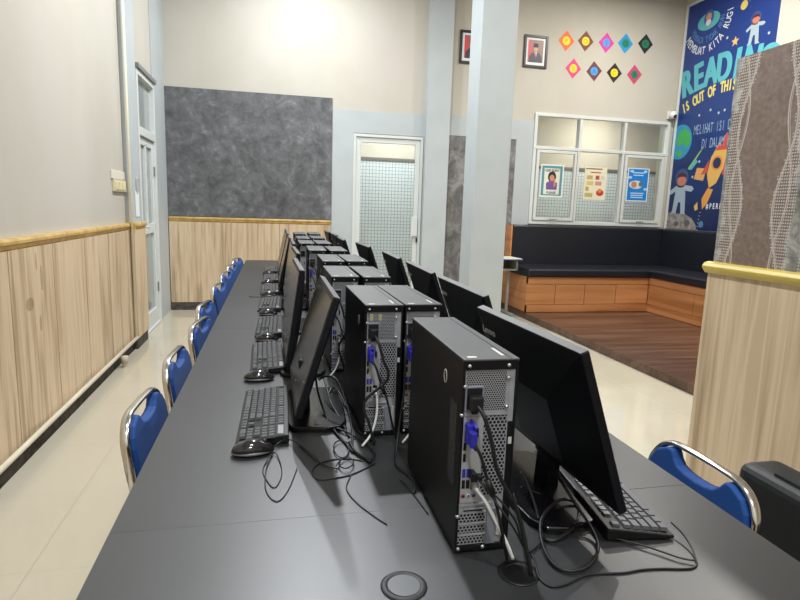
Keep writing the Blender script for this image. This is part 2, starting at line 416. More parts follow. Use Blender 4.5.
# ------------------------------------------------------------------ platform and corner bench
struct(box1(3.13, XR, 2.6, YB, 0, .075), 'floor_platform', plat)
bn = thing('corner_bench', 'L-shaped black leatherette corner bench on orange wooden base under the window', 'bench', (3.14, 6.64, .075))
def loc_box(b, x0, x1, y0, y1, z0, z1): b.box(x0-3.14, x1-3.14, y0-6.64, y1-6.64, z0-.075, z1-.075)
b = B(); loc_box(b, 3.16, XR-.01, 6.66, YB-.01, .08, .42); b.out('base', bench_wood, bn)
b = B(); loc_box(b, 4.92, XR-.01, 3.2, 6.66, .08, .42); b.out('base', bench_wood_y, bn)
# fascia boards with thin joints
b = B(); loc_box(b, 3.14, 4.90, 6.64, 6.66, .445, .535); b.out('top_board', bench_wood, bn, bevel=.002)
b = B(); loc_box(b, 3.14, 4.90, 6.64, 6.66, .08, .175); b.out('bottom_board', bench_wood, bn, bevel=.002)
xs = [3.14, 3.545, 3.965, 4.42, 4.90]
for i in range(4):
    b = B(); loc_box(b, xs[i]+.003, xs[i+1]-.003, 6.642, 6.66, .181, .440); b.out('front_panel', bench_wood, bn, bevel=.002)
b = B(); loc_box(b, 3.14, 3.16, 6.64, YB-.01, .08, .535); b.out('end_panel', bench_wood_y, bn, bevel=.002)
b = B(); loc_box(b, 4.90, 4.92, 3.2, 6.64, .445, .535); b.out('top_board', bench_wood_y, bn, bevel=.002)
b = B(); loc_box(b, 4.90, 4.92, 3.2, 6.64, .08, .175); b.out('bottom_board', bench_wood_y, bn, bevel=.002)
for i in range(4):
    b = B(); loc_box(b, 4.902, 4.92, 3.2+i*.86+.003, 3.2+(i+1)*.86-.003, .181, .440); b.out('front_panel', bench_wood_y, bn, bevel=.002)
def cush(x0, x1, y0, y1, z0, z1, name):
    b = B(); loc_box(b, x0, x1, y0, y1, z0, z1); return b.out(name, leather, bn, bevel=.025, seg=4)
cush(3.135, XR-.01, 6.60, 7.30, .535, .64, 'seat_cushion')
cush(4.87, XR-.01, 3.2, 6.60, .535, .64, 'seat_cushion')
cush(3.175, XR-.01, 7.27, YB-.015, .62, 1.175, 'back_cushion')
cush(5.50, XR-.01, 3.2, 7.27, .62, 1.175, 'back_cushion')
b = B(); loc_box(b, 3.15, 3.17, 7.25, YB-.015, .535, 1.17); b.out('end_panel', bench_wood_y, bn)

# school desk standing beside the column
sd = thing('school_desk', 'small blue-topped school desk with grey steel legs beside the column', 'desk', (2.84, 6.95, 0))
B().box(-.27, .27, -.2, .2, .735, .757).out('desk_top', [plain('pale_yellow_laminate', (226, 218, 186), .4)], sd, bevel=.004)
B().box(-.278, .278, -.208, .208, .737, .750).out('edge_band', plain('blue_edge_band', (48, 92, 190), .4), sd, bevel=.006)
gm = plain('grey_desk_steel', (150, 150, 142), .4, .2)
B().box(-.22, .22, -.17, .17, .60, .615).box(.212, .225, -.17, .17, .6, .73).box(-.225, -.212, -.17, .17, .6, .73).box(-.22, .22, .16, .17, .6, .73).out('book_tray', gm, sd)
for sx in (-1, 1):
    B().box(sx*.17-.015, sx*.17+.015, -.03, .01, .04, .61).out('leg', gm, sd, bevel=.004)
    B().box(sx*.17-.016, sx*.17+.016, -.2, .2, .012, .044).out('foot', gm, sd, bevel=.004)
    for yy in (-.19, .19): B().box(sx*.17-.02, sx*.17+.02, yy-.02, yy+.02, 0, .03).out('foot_cap', plain('green_foot_cap', (92, 150, 140), .5), sd)

# ------------------------------------------------------------------ computer table
TX0, TX1, TZ = -.29, .90, .75
seams = [-.72, 1.02, 2.755, 4.49, 6.22]
GX = [.199, .394]
tabs = []
tlab = ['charcoal computer table nearest the camera, with two round cable holes', 'second charcoal computer table from the camera, behind a seam in the near top',
        'third charcoal computer table from the camera, towards the wood-panelled wall', 'farthest charcoal computer table, rounded corners before the dark wall panel']
for i in range(4):
    y0, y1 = seams[i], seams[i+1]
    t = thing('computer_table', tlab[i], 'table', ((TX0+TX1)/2, (y0+y1)/2, 0), 0, 'computer tables in a row')
    hx, hy = (TX1-TX0)/2, (y1-y0)/2-.0002
    r = .05 if i in (3,) else .001
    pts = []
    for cx, cy, a0 in ((hx, hy, 0), (-hx, hy, 90), (-hx, -hy, 180), (hx, -hy, 270)):
        rr = r if a0 in (0, 90) else .001
        for k in range(5):
            a = math.radians(a0+k*22.5); pts.append((cx-math.copysign(rr, cx)+rr*math.cos(a), cy-math.copysign(rr, cy)+rr*math.sin(a)))
    B().prism(pts, ((0, 0, TZ-.025), (1, 0, 0), (0, 1, 0)), .025).out('tabletop', desk_top, t, bevel=.0006, seg=1)
    for gx in GX:
        gxl = gx-(TX0+TX1)/2
        for yy in ((.79-(y0+y1)/2, ) if i == 0 else (-.3,)):
            b = B(); ring = [(gxl+(.031 if gx == GX[0] else .028)*math.cos(a*PI/12), yy+(.031 if gx == GX[0] else .028)*math.sin(a*PI/12), TZ+.0008) for a in range(24)]
            b.tube(ring, .0065, 8, closed=True, sub=1, flat=.35 if gx == GX[0] else .2)
            if gx == GX[1] or i: b.cyl((gxl, yy, TZ-.001), (gxl, yy, TZ+.0012), .026, n=24, smooth=False)
            g = b.out('cable_grommet', key_base if gx == GX[1] else plain('grey_grommet_plastic', (40, 41, 43), .5), t)
            if gx == GX[0] and i == 0: B().cyl((gxl, yy, TZ), (gxl, yy, TZ+.0025), .026, n=24, smooth=False).out('grommet_cap', plain('pale_grommet_cap', (104, 106, 108), .3), g)
    B().box(-hx+.04, hx-.04, -.01, .01, .35, TZ-.026).out('modesty_panel', dark_metal, t)
    B().box(-hx+.06, hx-.06, -hy+.1, -hy+.14, TZ-.07, TZ-.026).box(-hx+.06, hx-.06, hy-.14, hy-.1, TZ-.07, TZ-.026).out('support_rail', dark_metal, t)
    for sx in (-1, 1):
        for sy in (-1, 1):
            B().box(sx*(hx-.09)-.02, sx*(hx-.09)+.02, sy*(hy-.12)-.02, sy*(hy-.12)+.02, 0, TZ-.07).out('leg', dark_metal, t, bevel=.003)

# ------------------------------------------------------------------ chairs (local: sitter faces +x, back top at x=-.0)
def make_chair():
    t = thing('meeting_chair', '', 'chair')
    Wd, Zt = .332, .788; hw = Wd/2
    def bx(z): return -.052*(z-.45)/.38          # lean of the back
    arch = []
    for y, z in ((-hw+.018, .42), (-hw+.012, .53), (-hw, .63), (-hw, .708), (-hw+.008, .738), (-hw+.028, .766), (-hw+.06, .783), (-hw+.1, Zt-.001), (0, Zt),
                 (hw-.1, Zt-.001), (hw-.06, .783), (hw-.028, .766), (hw-.008, .738), (hw, .708), (hw, .63), (hw-.012, .53), (hw-.018, .42)):
        arch.append((bx(z), y, z))
    B().tube(arch, .0070, 10, sub=3, flat=1.8, up=(1, 0, 0)).out('back_frame', chrome, t)
    # pad with a dip in its top edge
    half = [(-hw+.028, .47), (-hw+.020, .54), (-hw+.009, .64), (-hw+.007, .708), (-hw+.014, .736), (-hw+.032, .761), (-hw+.062, .776), (-hw+.076, .778),
            (-hw+.084, .774), (-hw+.094, .760), (-hw+.108, .748), (-hw+.133, .742)]
    outl = half + [(0, .740)] + [(-a, b_) for a, b_ in reversed(half)]
    bb = B(); n = len(outl)
    front = [bb.bm.verts.new((bx(z)+.022, y, z)) for y, z in outl]; back = [bb.bm.verts.new((bx(z)-.010, y, z)) for y, z in outl]
    bb.bm.faces.new(front); bb.bm.faces.new(list(reversed(back)))
    for i in range(n): bb.bm.faces.new([front[i], back[i], back[(i+1) % n], front[(i+1) % n]])
    bb.out('backrest', blue_pad, t, bevel=.006, seg=3)
    B().prism([(.0, -.19), (.30, -.2), (.37, -.17), (.39, -.1), (.39, .1), (.37, .17), (.30, .2), (0, .19)], ((.02, 0, .43), (1, 0, 0), (0, 1, 0)), .055).out('seat', blue_pad, t, bevel=.015, seg=3)
    for s in (-1, 1):
        B().tube([(.36, s*.18, .43), (.40, s*.19, .3), (.42, s*.2, .01)], .011, 8, sub=3).out('leg', chrome, t)
        B().tube([(-.0, s*(hw-.018), .44), (-.03, s*.18, .25), (-.06, s*.2, .01)], .011, 8, sub=3).out('leg', chrome, t)
        B().tube([(.0, s*(hw-.018), .43), (.2, s*.182, .425), (.36, s*.18, .43)], .011, 8, sub=2).out('seat_frame', chrome, t)
    B().tube([(-.035, -.185, .22), (-.035, .185, .22)], .009, 8, sub=1).out('stretcher', chrome, t)
    return t
chair0 = make_chair(); used = [False]
def put_chair(x, y, rz, label):
    o = chair0 if not used[0] else copy_tree(chair0); used[0] = True
    o.location = (x, y, 0); o.rotation_euler = (0, 0, rz); o['label'] = label
    o['group'] = 'blue chairs along the computer tables'
ordn = ['nearest the camera on the left of the tables', 'second from the camera on the left of the tables', 'third from the camera on the left of the tables',
        'fourth from the camera on the left, just behind the third', 'fifth from the camera on the left of the tables', 'sixth from the camera on the left, overlapping the fifth',
        'seventh from the camera on the left of the tables', 'farthest on the left of the tables, by the wood-panelled wall']
for i, (x, y, r) in enumerate([(-.322, 1.64, -4), (-.318, 2.17, -3), (-.30, 2.76, -9), (-.335, 3.26, -8), (-.33, 4.05, -12), (-.335, 4.74, -12), (-.33, 5.32, -12), (-.33, 5.98, -13)]):
    put_chair(x, y, math.radians(r), 'blue chair, chrome frame, '+ordn[i])
put_chair(.93, 1.055, PI, 'blue chair with chrome frame, right of the near table beside the black sofa')
put_chair(.93, 1.64, PI, 'blue padded chair almost wholly hidden behind the large near right monitor')

# ------------------------------------------------------------------ computers
def text_mesh(s, size, mat, name, M, parent=None, ext=.0004, bold=0, align='CENTER', sx=1):
    cu = bpy.data.curves.new(name, 'FONT'); cu.body = s; cu.size = size; cu.extrude = ext; cu.offset = bold; cu.align_x = align
    tmp = bpy.data.objects.new('tmp', cu); C.objects.link(tmp)
    me = bpy.data.meshes.new_from_object(tmp); bpy.data.objects.remove(tmp); bpy.data.curves.remove(cu)
    me.transform(M @ Matrix.Diagonal((sx, 1, 1, 1))); me.materials.clear(); me.materials.append(mat); me.name = name
    if name is None: return me
    o = bpy.data.objects.new(name, me); C.objects.link(o)
    if parent: o.parent = parent
    return o
def basis(o, U, V):
    U = Vector(U).normalized(); V = Vector(V).normalized(); N = U.cross(V); M = Matrix((U, V, N)).transposed().to_4x4(); M.translation = Vector(o); return M

def make_tower():
    t = thing('computer_tower', '', 'computer')
    W, D, H = .096, .36, .345
    b = B()
    b.box(0, .0045, 0, D, .004, H-.003).box(W-.0045, W, 0, D, .004, H-.003).box(.0045, W-.0045, .01, D, .004, H-.003)
    b.box(.0045, W-.0045, .0, .01, H-.019, H-.003).box(.0045, W-.0045, 0, .01, .004, .014).box(.0835, W-.0045, -.0, .01, .014, .235)
    b.out('case', black_case, t, bevel=.0012)
    for fx in (.012, .084):
        for fy in (.03, .33): B().cyl((fx, fy, 0), (fx, fy, .005), .007, n=10).out('foot', cable_m, t)
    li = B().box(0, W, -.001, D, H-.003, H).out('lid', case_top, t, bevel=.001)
    B().box(.010, .026, .010, .018, H, H+.0004).out('printed_mark', white_print, li)
    B().box(.072, .077, .02, .07, H, H+.0004).out('printed_mark', white_print, li)
    B().box(.081, .083, .0, D, H-.0001, H+.0003).out('lid_seam', black_case, li)
    rp = B().box(.0045, .0835, .004, .010, .014, H-.019).box(.0835, W-.0045, .003, .01, .235, H-.019).out('rear_plate', steel, t)
    B().box(.008, .076, .0025, .004, .255, .323).out('power_supply_vent', mesh_fine, rp)
    B().box(.006, .080, .001, .004, .248, .252).box(.040, .076, .0015, .004, .2525, .2545).out('ridge', steel, rp)
    s = B().box(.005, .037, .0, .004, .257, .299).out('power_socket', steel_dk, rp, bevel=.001)
    B().box(.008, .034, -.0012, .0, .260, .296).out('socket_cavity', hole_black, s)
    B().box(.041, .081, .0025, .004, .105, .246).out('side_vent', mesh_mid, rp)
    io = B().box(.005, .040, .001, .004, .094, .246).out('port_plate', plain('silver_port_plate', (182, 184, 188), .4, .15), rp)
    B().box(.027, .032, -.0, .001, .210, .226).out('display_port', plain('teal_port_cavity', (20, 52, 56), .5), io)
    for z0 in (.188, .168): B().box(.007, .0115, .0, .001, z0, z0+.014).out('display_port', hole_black, io)
    for k_ in range(2):
        B().box(.007+k_*.0075, .0125+k_*.0075, -.0, .001, .140, .155).out('usb_port', usb_blue, io)
        B().box(.007+k_*.0075, .0125+k_*.0075, -.0, .001, .120, .135).out('usb_port', hole_black, io)
    B().box(.023, .034, -.0, .001, .118, .137).out('network_port', hole_black, io)
    for k_, cc in enumerate(((176, 70, 80), (214, 222, 206), (96, 100, 180))):
        b = B().cyl((.010+k_*.0093, .001, .107), (.010+k_*.0093, -.001, .107), .0034, n=14)
        j_ = b.out('audio_jack', plain('jack_ring', cc, .5), io)
        B().cyl((.010+k_*.0093, -.001, .107), (.010+k_*.0093, -.0014, .107), .0018, n=10).out('jack_hole', hole_black, j_)
    B().box(.004, .062, .0, .004, .088, .091).box(.013, .048, -.001, .004, .081, .083).out('ridge', steel, rp)
    B().box(.014, .047, .003, .0041, .076, .081).out('slot_gap', hole_black, rp)
    for k_ in range(3):
        z0 = .0160+k_*.0205
        c = B().box(.005, .052, .0022, .004, z0, z0+.0165).out('slot_cover', mesh_slot, rp)
        B().box(.005, .054, -.0, .004, z0+.0165, z0+.0190).out('slot_rim', steel, c)
    B().box(.055, .071, .0, .004, .014, .080).out('slot_bracket', steel_dk, rp, bevel=.001)
    B().box(.073, .079, -.0006, .0045, .030, .078).out('barcode_sticker', white_print, rp)
    for x_, z_ in ((.010, H-.0115), (.078, H-.0115), (.004, .299), (.0785, .312), (.0785, .262), (.001, .250), (.002, .070), (.006, .010), (.050, .010)):
        B().cyl((x_, .004, z_), (x_, -.002, z_), .0028, n=12).out('screw', screw_m, t)
    # stamped mark and sticker on the left side, clips on the right edge
    B().tube([(-.0002, .095+.008*math.cos(a*PI/6), .29+.012*math.sin(a*PI/6)) for a in range(12)], .0012, 6, closed=True, sub=1).out('stamped_mark', grey_print, t)
    B().box(-.0006, 0, .022, .058, .115, .262).out('side_sticker', label_grey, t)
    B().box(.0845, .0905, -.0008, .0, .196, .208).out('white_seal', white_print, t)
    return t
tower0 = make_tower()
tl = [(.304, .857, 0, 'black desktop tower nearest the camera, ports and white cable in full view'),
 (.224, 1.385, 0, 'left tower of the second pair, two yellowish marks on its power vent'),
 (.328, 1.39, 0, 'right tower of the second pair, behind the nearest tower'),
 (.196, 1.973, 0, 'left tower of the third pair from the camera'), (.308, 1.96, 0, 'right tower of the third pair from the camera'),
 (.213, 2.535, 0, 'left tower of the fourth pair from the camera'), (.322, 2.545, 0, 'right tower of the fourth pair from the camera'),
 (.187, 3.155, 0, 'left tower of the fifth pair, standing apart from its neighbour'), (.303, 3.14, 0, 'right tower of the fifth pair from the camera'),
 (.163, 3.73, 0, 'left tower of the sixth pair from the camera'), (.275, 3.75, 0, 'right tower of the sixth pair from the camera'),
 (.168, 4.29, 0, 'left tower of the seventh pair from the camera'), (.283, 4.36, 0, 'right tower of the seventh pair from the camera'),
 (.170, 4.95, 0, 'left tower of the farthest pair on the tables'), (.300, 5.0, 0, 'right tower of the farthest pair on the tables')]
tow = []
for i, (x_, y_, r_, lab) in enumerate(tl):
    o = tower0 if i == 0 else copy_tree(tower0)
    o.scale = (1.02, 1, 1.012); o.location = (x_, y_, TZ); o.rotation_euler = (0, 0, math.radians([0, 1, 1.5, 0, .5, 0, .6, -1, 0, 0, .5, -.5, 1, 0, .4][i])); o['label'] = lab; o['group'] = 'computer towers in two rows'
    tow.append(o)
for k_ in range(2):
    B().box(.012+k_*.022, .020+k_*.022, .0018, .0026, .305, .322).out('faded_sticker', plain('pale_yellow_sticker', (176, 172, 132), .6), tow[1])

# monitor (local: screen faces -x, base under origin; width along y)
def make_monitor(tilt_deg, x0):
    t = thing('monitor', '', 'monitor')
    W, H, tilt = .448, .321, math.radians(tilt_deg)
    M = Matrix.Translation((x0, 0, .064)) @ Matrix.Rotation(tilt, 4, 'Y')
    h = W/2
    b = B().box(0, .018, -h, h, 0, H, M=M); s = b.out('bezel', black, t, bevel=.003)
    b = B().box(-.0008, 0, -h+.012, h-.012, .018, H-.012, M=M); b.out('screen', screen_m, s)
    b = B().box(.001, .017, -h+.002, h-.002, H-.0002, H+.0008, M=M); b.out('top_edge', bezel_top, s)
    bb = B(); v = []
    for x_, iy, z0, z1 in ((.018, 0.0, .002, H-.002), (.0235, .03, .02, H-.028), (.040, .13, .05, H-.125)):
        v.append([bb.bm.verts.new(M @ Vector(p)) for p in ((x_, -h+iy+.002, z0), (x_, h-iy-.002, z0), (x_, h-iy-.002, z1), (x_, -h+iy+.002, z1))])
    for a, c in zip(v, v[1:]):
        for k_ in range(4): bb.bm.faces.new([a[k_], a[(k_+1) % 4], c[(k_+1) % 4], c[k_]])
    bb.bm.faces.new(v[-1]); bb.bm.faces.new(list(reversed(v[0])))
    bb.out('rear_shell', black, s, bevel=.004)
    mm = M @ basis((.0285, -h+.066, H-.050), (0, 1, 0), (-.17, 0, .985))
    text_mesh('Lenovo', .023, grey_print, 'logo', mm, s, .0003, .0003)
    
    b = B().prism([(-.035, .01), (-.003, .01), (-.012, .16), (-.036, .16)], ((0, .027, 0), (1, 0, 0), (0, 0, 1)), .054); b.out('stand_neck', black, t, bevel=.004)
    pts = [(-.07, -.13), (-.06, -.155), (.03, -.175), (.07, -.165), (.088, -.13), (.095, 0), (.088, .13), (.07, .165), (.03, .175), (-.06, .155), (-.07, .13)]
    B().prism(pts, ((0, 0, .0), (1, 0, 0), (0, 1, 0)), .015).out('stand_base', plain('glossy_black_stand', (18, 18, 21), .22), t, bevel=.004, seg=3)
    return t
protos = {}
def put_mon(x_, y_, rz, lab, grp, tilt=17):
    if tilt in protos: o = copy_tree(protos[tilt])
    else: o = protos[tilt] = make_monitor(tilt, -.055)
    o.location = (x_, y_, TZ); o.rotation_euler = (0, 0, rz); o['label'] = lab; o['group'] = grp
GL, GR = 'monitors of the left row facing the left chairs', 'monitors of the right row seen from the back'
for x_, y_, r_, lab, tl_ in [(.104, 1.60, 0, 'nearest monitor of the left row, screen side just visible, cables behind its base', 17),
    (.088, 2.09, 1, 'second monitor from the camera in the left row', 8), (.104, 2.76, 1, 'third monitor from the camera in the left row', 8),
    (.110, 3.38, 0, 'fourth monitor from the camera in the left row', 8), (.085, 4.0, 0, 'fifth monitor from the camera in the left row', 12),
    (.085, 4.62, 0, 'sixth monitor from the camera in the left row', 12), (.085, 5.10, 0, 'farthest monitor of the left row', 12)]:
    put_mon(x_, y_, math.radians(r_), lab, GL, tl_)
for x_, y_, r_, lab in [(.556, 1.055, 2.5, 'large black monitor back nearest the camera, right of the near tower'),
    (.622, 1.655, 0, 'second monitor back from the camera in the right row'), (.628, 2.19, -1, 'third monitor back from the camera in the right row'),
    (.630, 2.77, -1, 'fourth monitor back, in front of the glass door'), (.600, 3.51, 2, 'fifth monitor back, before the left edge of the glass door'),
    (.535, 4.13, 0, 'sixth monitor back from the camera in the right row'), (.55, 4.75, 0, 'seventh monitor back from the camera in the right row'),
    (.54, 5.29, 0, 'farthest monitor back of the right row')]:
    put_mon(x_, y_, PI+math.radians(r_), lab, GR, 19.5)

# keyboards (local: typing side towards -x, numeric pad towards -y)
KW, KL = .13, .405
kx0 = -KW/2
def key_layout():
    u = .0177; K = []; top = KL/2-.008
    rows = [(.120, [1]+['g']+[1]*4+['h']+[1]*4+['h']+[1]*4+['h']+[1]*3), (.098, [1]*13+[2]+['h']+[1]*3+['h']+[1]*4), (.080, [1.5]+[1]*12+[1.5]+['h']+[1]*3+['h']+[1]*4),
            (.062, [1.75]+[1]*11+[2.25]+['h', 's', 's', 's', 'h']+[1]*3), (.044, [2.25]+[1]*10+[2.75]+['h', 's', 1, 's', 'h']+[1]*4), (.026, [1.25]*3+[6.25]+[1.25]*4+['h']+[1]*3+['h']+[2, 1])]
    for xr, r in rows:
        y_ = top
        for k_ in r:
            if k_ == 'g': y_ -= u
            elif k_ == 'h': y_ -= u*.35 if xr != .120 else u*.45
            elif k_ == 's': y_ -= u
            else:
                K.append((kx0+xr-.010, y_-u*k_/2, u*k_-.0028)); y_ -= u*k_
    return K
KEYS = key_layout()
def kz(x_): return .0115+(x_-kx0)/KW*.012
def make_keyboard(indiv):
    t = thing('keyboard', '', 'keyboard')
    pts = [(kx0, .003), (kx0+KW, .003), (kx0+KW, .024), (kx0+KW-.012, .0245), (kx0, .0095)]
    bb = B().prism(pts, ((0, KL/2, 0), (1, 0, 0), (0, 0, 1)), KL)
    bb.out('keyboard_body', key_base, t, bevel=.0025)
    B().box(kx0+KW-.028, kx0+KW-.014, -KL/2+.012, -KL/2+.07, .0225, .0245).out('indicator_strip', plain('silver_indicator_strip', (150, 152, 156), .35), t)
    for s in (-1, 1): B().box(kx0+.105, kx0+.118, s*.18-.012, s*.18+.012, 0, .005).box(kx0+.01, kx0+.02, s*.18-.012, s*.18+.012, 0, .005).out('foot', cable_m, t)
    sl = math.atan(.012/KW)
    if indiv:
        cache = {}
        for x_, y_, w_ in KEYS:
            q = round(w_, 4)
            if q not in cache:
                bb = B(); k_ = len(bb.bm.faces)
                lo = [bb.bm.verts.new(p) for p in ((-.0078, -w_/2, 0), (.0078, -w_/2, 0), (.0078, w_/2, 0), (-.0078, w_/2, 0))]
                hi = [bb.bm.verts.new(p) for p in ((-.0062, -w_/2+.0016, .0065), (.0065, -w_/2+.0016, .0065), (.0065, w_/2-.0016, .0065), (-.0062, w_/2-.0016, .0065))]
                bb.bm.faces.new(hi)
                for i in range(4): bb.bm.faces.new([lo[i], lo[(i+1) % 4], hi[(i+1) % 4], hi[i]])
                o = bb.out('key', key_m, t); cache[q] = o
            else:
                o = cache[q].copy(); C.objects.link(o)
            o.parent = t; o.location = (x_, y_, kz(x_)); o.rotation_euler = (0, -sl, 0)
    else:
        bb = B()
        for x_, y_, w_ in KEYS:
            M = Matrix.Translation((x_, y_, kz(x_)+.003)) @ Matrix.Rotation(-sl, 4, 'Y')
            bb.box(-.0068, .0068, -w_/2, w_/2, -.003, .0035, M=M)
        o = bb.out('keys', key_m, t); o['kind'] = 'stuff'
    return t
kb_a = make_keyboard(True); kb_b = make_keyboard(False); ka = [0, 0]
def put_kb(kind, x_, y_, rz, lab):
    src = (kb_b, kb_a)[kind]
    o = src if not ka[kind] else copy_tree(src); ka[kind] = 1
    o.location = (x_, y_, TZ); o.rotation_euler = (0, 0, rz); o['label'] = lab; o['group'] = 'black keyboards in front of the monitors'
KY = [(1, -.026, 1.572, -1), (1, -.022, 2.19, 1), (1, -.018, 2.755, -1), (0, -.02, 3.385, -2), (0, -.025, 3.99, 0), (0, -.02, 4.60, 0), (0, -.02, 5.20, 0)]
kl = ['nearest the camera on the left, mouse at its near end', 'second from the camera on the left side', 'third from the camera on the left side', 'fourth from the camera on the left side',
      'fifth from the camera on the left side', 'sixth from the camera on the left side', 'farthest on the left side']
for (k_, x_, y_, r_), lab in zip(KY, kl): put_kb(k_, x_, y_, math.radians(r_), 'black keyboard, grey keys, '+lab)
put_kb(1, .683, 1.040, PI+math.radians(-7), 'black keyboard with pale keys under the large near right monitor')

def make_mouse():
    t = thing('computer_mouse', '', 'mouse')
    # length along x; buttons towards +x
    bb = B()
    bb.ball((0, 0, .012), 1, (.057, .031, .0255)); 
    for v in bb.bm.verts:
        if v.co.z < .009: v.co.z = .009
        v.co.y *= 1-.12*math.cos(v.co.x/.057*PI)*.8
        v.co.z -= max(0, v.co.x)*.12
        if v.co.z < .008: v.co.z = .008
    bb.out('shell', mouse_m, t)
    bb = B(); bb.ball((0, 0, .008), 1, (.058, .0325, .0075)); bb.out('side_rim', mouse_g, t)
    bb = B(); bb.ball((0, 0, .0035), 1, (.054, .029, .0035)); bb.out('foot_plate', key_base, t)
    B().cyl((.03, -.004, .028), (.03, .004, .028), .007, n=14).out('scroll_wheel', cable_m, t)
    return t
ms0 = make_mouse()
for i, (x_, y_, r_, lab) in enumerate([(-.050, 1.325, 8, 'glossy black mouse nearest the camera beside the near keyboard'), (-.05, 1.915, 4, 'glossy black mouse beyond the first keyboard on the left'),
    (-.03, 2.49, 0, 'glossy black mouse beyond the second keyboard on the left'), (-.03, 3.09, 10, 'glossy black mouse beyond the third keyboard on the left'),
    (-.035, 3.73, 0, 'glossy black mouse beyond the fourth keyboard on the left'), (-.045, 4.32, 0, 'glossy black mouse beyond the fifth keyboard on the left'),
    (-.045, 4.92, 0, 'glossy black mouse beyond the sixth keyboard on the left')]):
    o = ms0 if i == 0 else copy_tree(ms0)
    o.scale = (.9, .9, .95); o.location = (x_, y_, TZ); o.rotation_euler = (0, 0, math.radians(r_)); o['label'] = lab; o['group'] = 'mice on the left half of the tables'

# ------------------------------------------------------------------ cables
def cable(name, pts, r, lab, mat=None, grp=None, sub=5, n=8):
    o = B().tube(pts, r, n, sub=sub).out(name, mat or cable_m); return tag(o, lab, 'cable', grp)
def lay(P, z0=.7535, lift=()):
    return [(a, c, z0+(lift[i] if i < len(lift) else 0)) for i, (a, c) in enumerate(P)]
L = dict(
 loop=[(.504,1.03),(.504,.985),(.496,.933),(.481,.877),(.49,.859),(.52,.868),(.564,.902),(.590,.947),(.575,.962),(.545,.953),(.495,.908),(.472,.872),(.46,.832),(.46,.793),(.477,.774),(.507,.777),(.54,.8),(.568,.836),(.577,.880),(.570,.924),(.560,.98),(.545,1.04)],
 thinA=[(.469,.986),(.46,.932),(.454,.899),(.44,.849),(.435,.814),(.422,.773),(.429,.748),(.454,.747),(.497,.762),(.53,.762),(.569,.758),(.605,.76),(.64,.757),(.671,.751),(.692,.749),(.707,.755),(.716,.767),(.730,.795),(.738,.83),(.738,.862)],
 thinB=[(.709,.762),(.688,.774),(.669,.795),(.647,.818),(.625,.835),(.595,.86)],
 thinC=[(.499,1.018),(.529,1.012),(.563,.992),(.582,.964),(.590,.94)],
 vga2=[(.297,1.943),(.213,1.83),(.207,1.72),(.206,1.596),(.225,1.451),(.246,1.356)],
 loop2=[(.155,1.632),(.165,1.70),(.18,1.73),(.193,1.70),(.208,1.595),(.21,1.494),(.22,1.40),(.25,1.345)],
 l3=[(.15,1.70),(.155,1.64),(.162,1.57),(.18,1.48),(.188,1.384)],
 ell=[(.228,1.224),(.169,1.179),(.118,1.165),(.089,1.169),(.082,1.207),(.101,1.243),(.141,1.261),(.18,1.255),(.205,1.241)],
 r1=[(.183,1.343),(.167,1.358),(.147,1.342),(.141,1.301),(.149,1.265),(.166,1.269),(.177,1.301),(.174,1.338)],
 r2=[(.15,1.254),(.144,1.218),(.155,1.196),(.172,1.209),(.179,1.239),(.167,1.257),(.151,1.243),(.136,1.209)],
 l4=[(.061,1.348),(.093,1.276),(.11,1.228),(.139,1.206)],
 l5=[(.168,1.179),(.162,1.165),(.148,1.114),(.161,1.056),(.186,1.002),(.206,.967)],
 bund=[(.184,1.343),(.191,1.288),(.208,1.251),(.218,1.225)],
 m1a=[(-.004,1.312),(-.026,1.235),(-.014,1.169),(.001,1.144),(.015,1.198),(.012,1.264),(-.001,1.31),(-.018,1.232),(-.018,1.134),(.004,1.085),(.027,1.127),(.049,1.224)],
 m1b=[(.002,1.341),(.033,1.372),(.065,1.331),(.095,1.252)],
 h2=[(.269,1.137),(.282,1.078),(.293,.990)])
gN, gM = 'cables around the near right monitor', 'tangled cables behind the near left monitor'
cable('monitor_cable', lay(L['loop'], .755, (.05, .03, .01, 0, 0, .004, .008, .012, .018, .02, .02, .014, .006, 0, 0, 0, 0, 0, .01, .03, .06, .09)), .0033, 'thick black cable coiled in a big loop beside the near tower', grp=gN)
cable('keyboard_cable', lay(L['thinA'], .7520, (.03, .01,)+(0,)*15+(.004, .01, .014)), .0017, 'thin black cable running from the right keyboard across the near tabletop', grp=gN)
cable('mouse_cable', lay(L['thinB'], .7555), .0017, 'thin black cable passing under the corner of the right keyboard', grp=gN)
cable('usb_cable', lay(L['thinC'], .757, (.02, .01)), .0017, 'thin black cable between the near tower and the right keyboard', grp=gN)
cable('power_cord', lay(L['loop2'], .754, (.0, .01, .02, .02, .0, .0, .0, .0)), .0033, 'thick black cable arching up beside the second left tower', grp=gM)
cable('power_cord', lay(L['l3'], .7535, (.06, .04, .02, .005, .0)), .003, 'black cable sloping down behind the near left monitor', grp=gM)
cable('mouse_cable', lay(L['ell'], .7515), .0017, 'thin black cable in a wide oval on the table behind the near left monitor', grp=gM)
cable('mouse_cable', lay(L['r1'], .7530, (0, .003, .004, .004, .002, 0, .002, .004)), .0016, 'small round coil of thin black cable, farther of the two coils', grp=gM)
cable('mouse_cable', lay(L['r2'], .7545, (0, .003, .004, .004, .002, .002, .003, .005)), .0016, 'small round coil of thin black cable, nearer of the two coils', grp=gM)
cable('keyboard_cable', lay(L['l4'], .7540), .0016, 'short thin cable emerging beside the near monitor foot', grp=gM)
cable('mouse_cable', lay(L['l5'], .7515), .0014, 'thin cable bending towards the pale round cable hole', grp=gM)
cable('power_cord', lay(L['bund'], .7560), .004, 'thick black cable bundle between the two small coils', grp=gM)
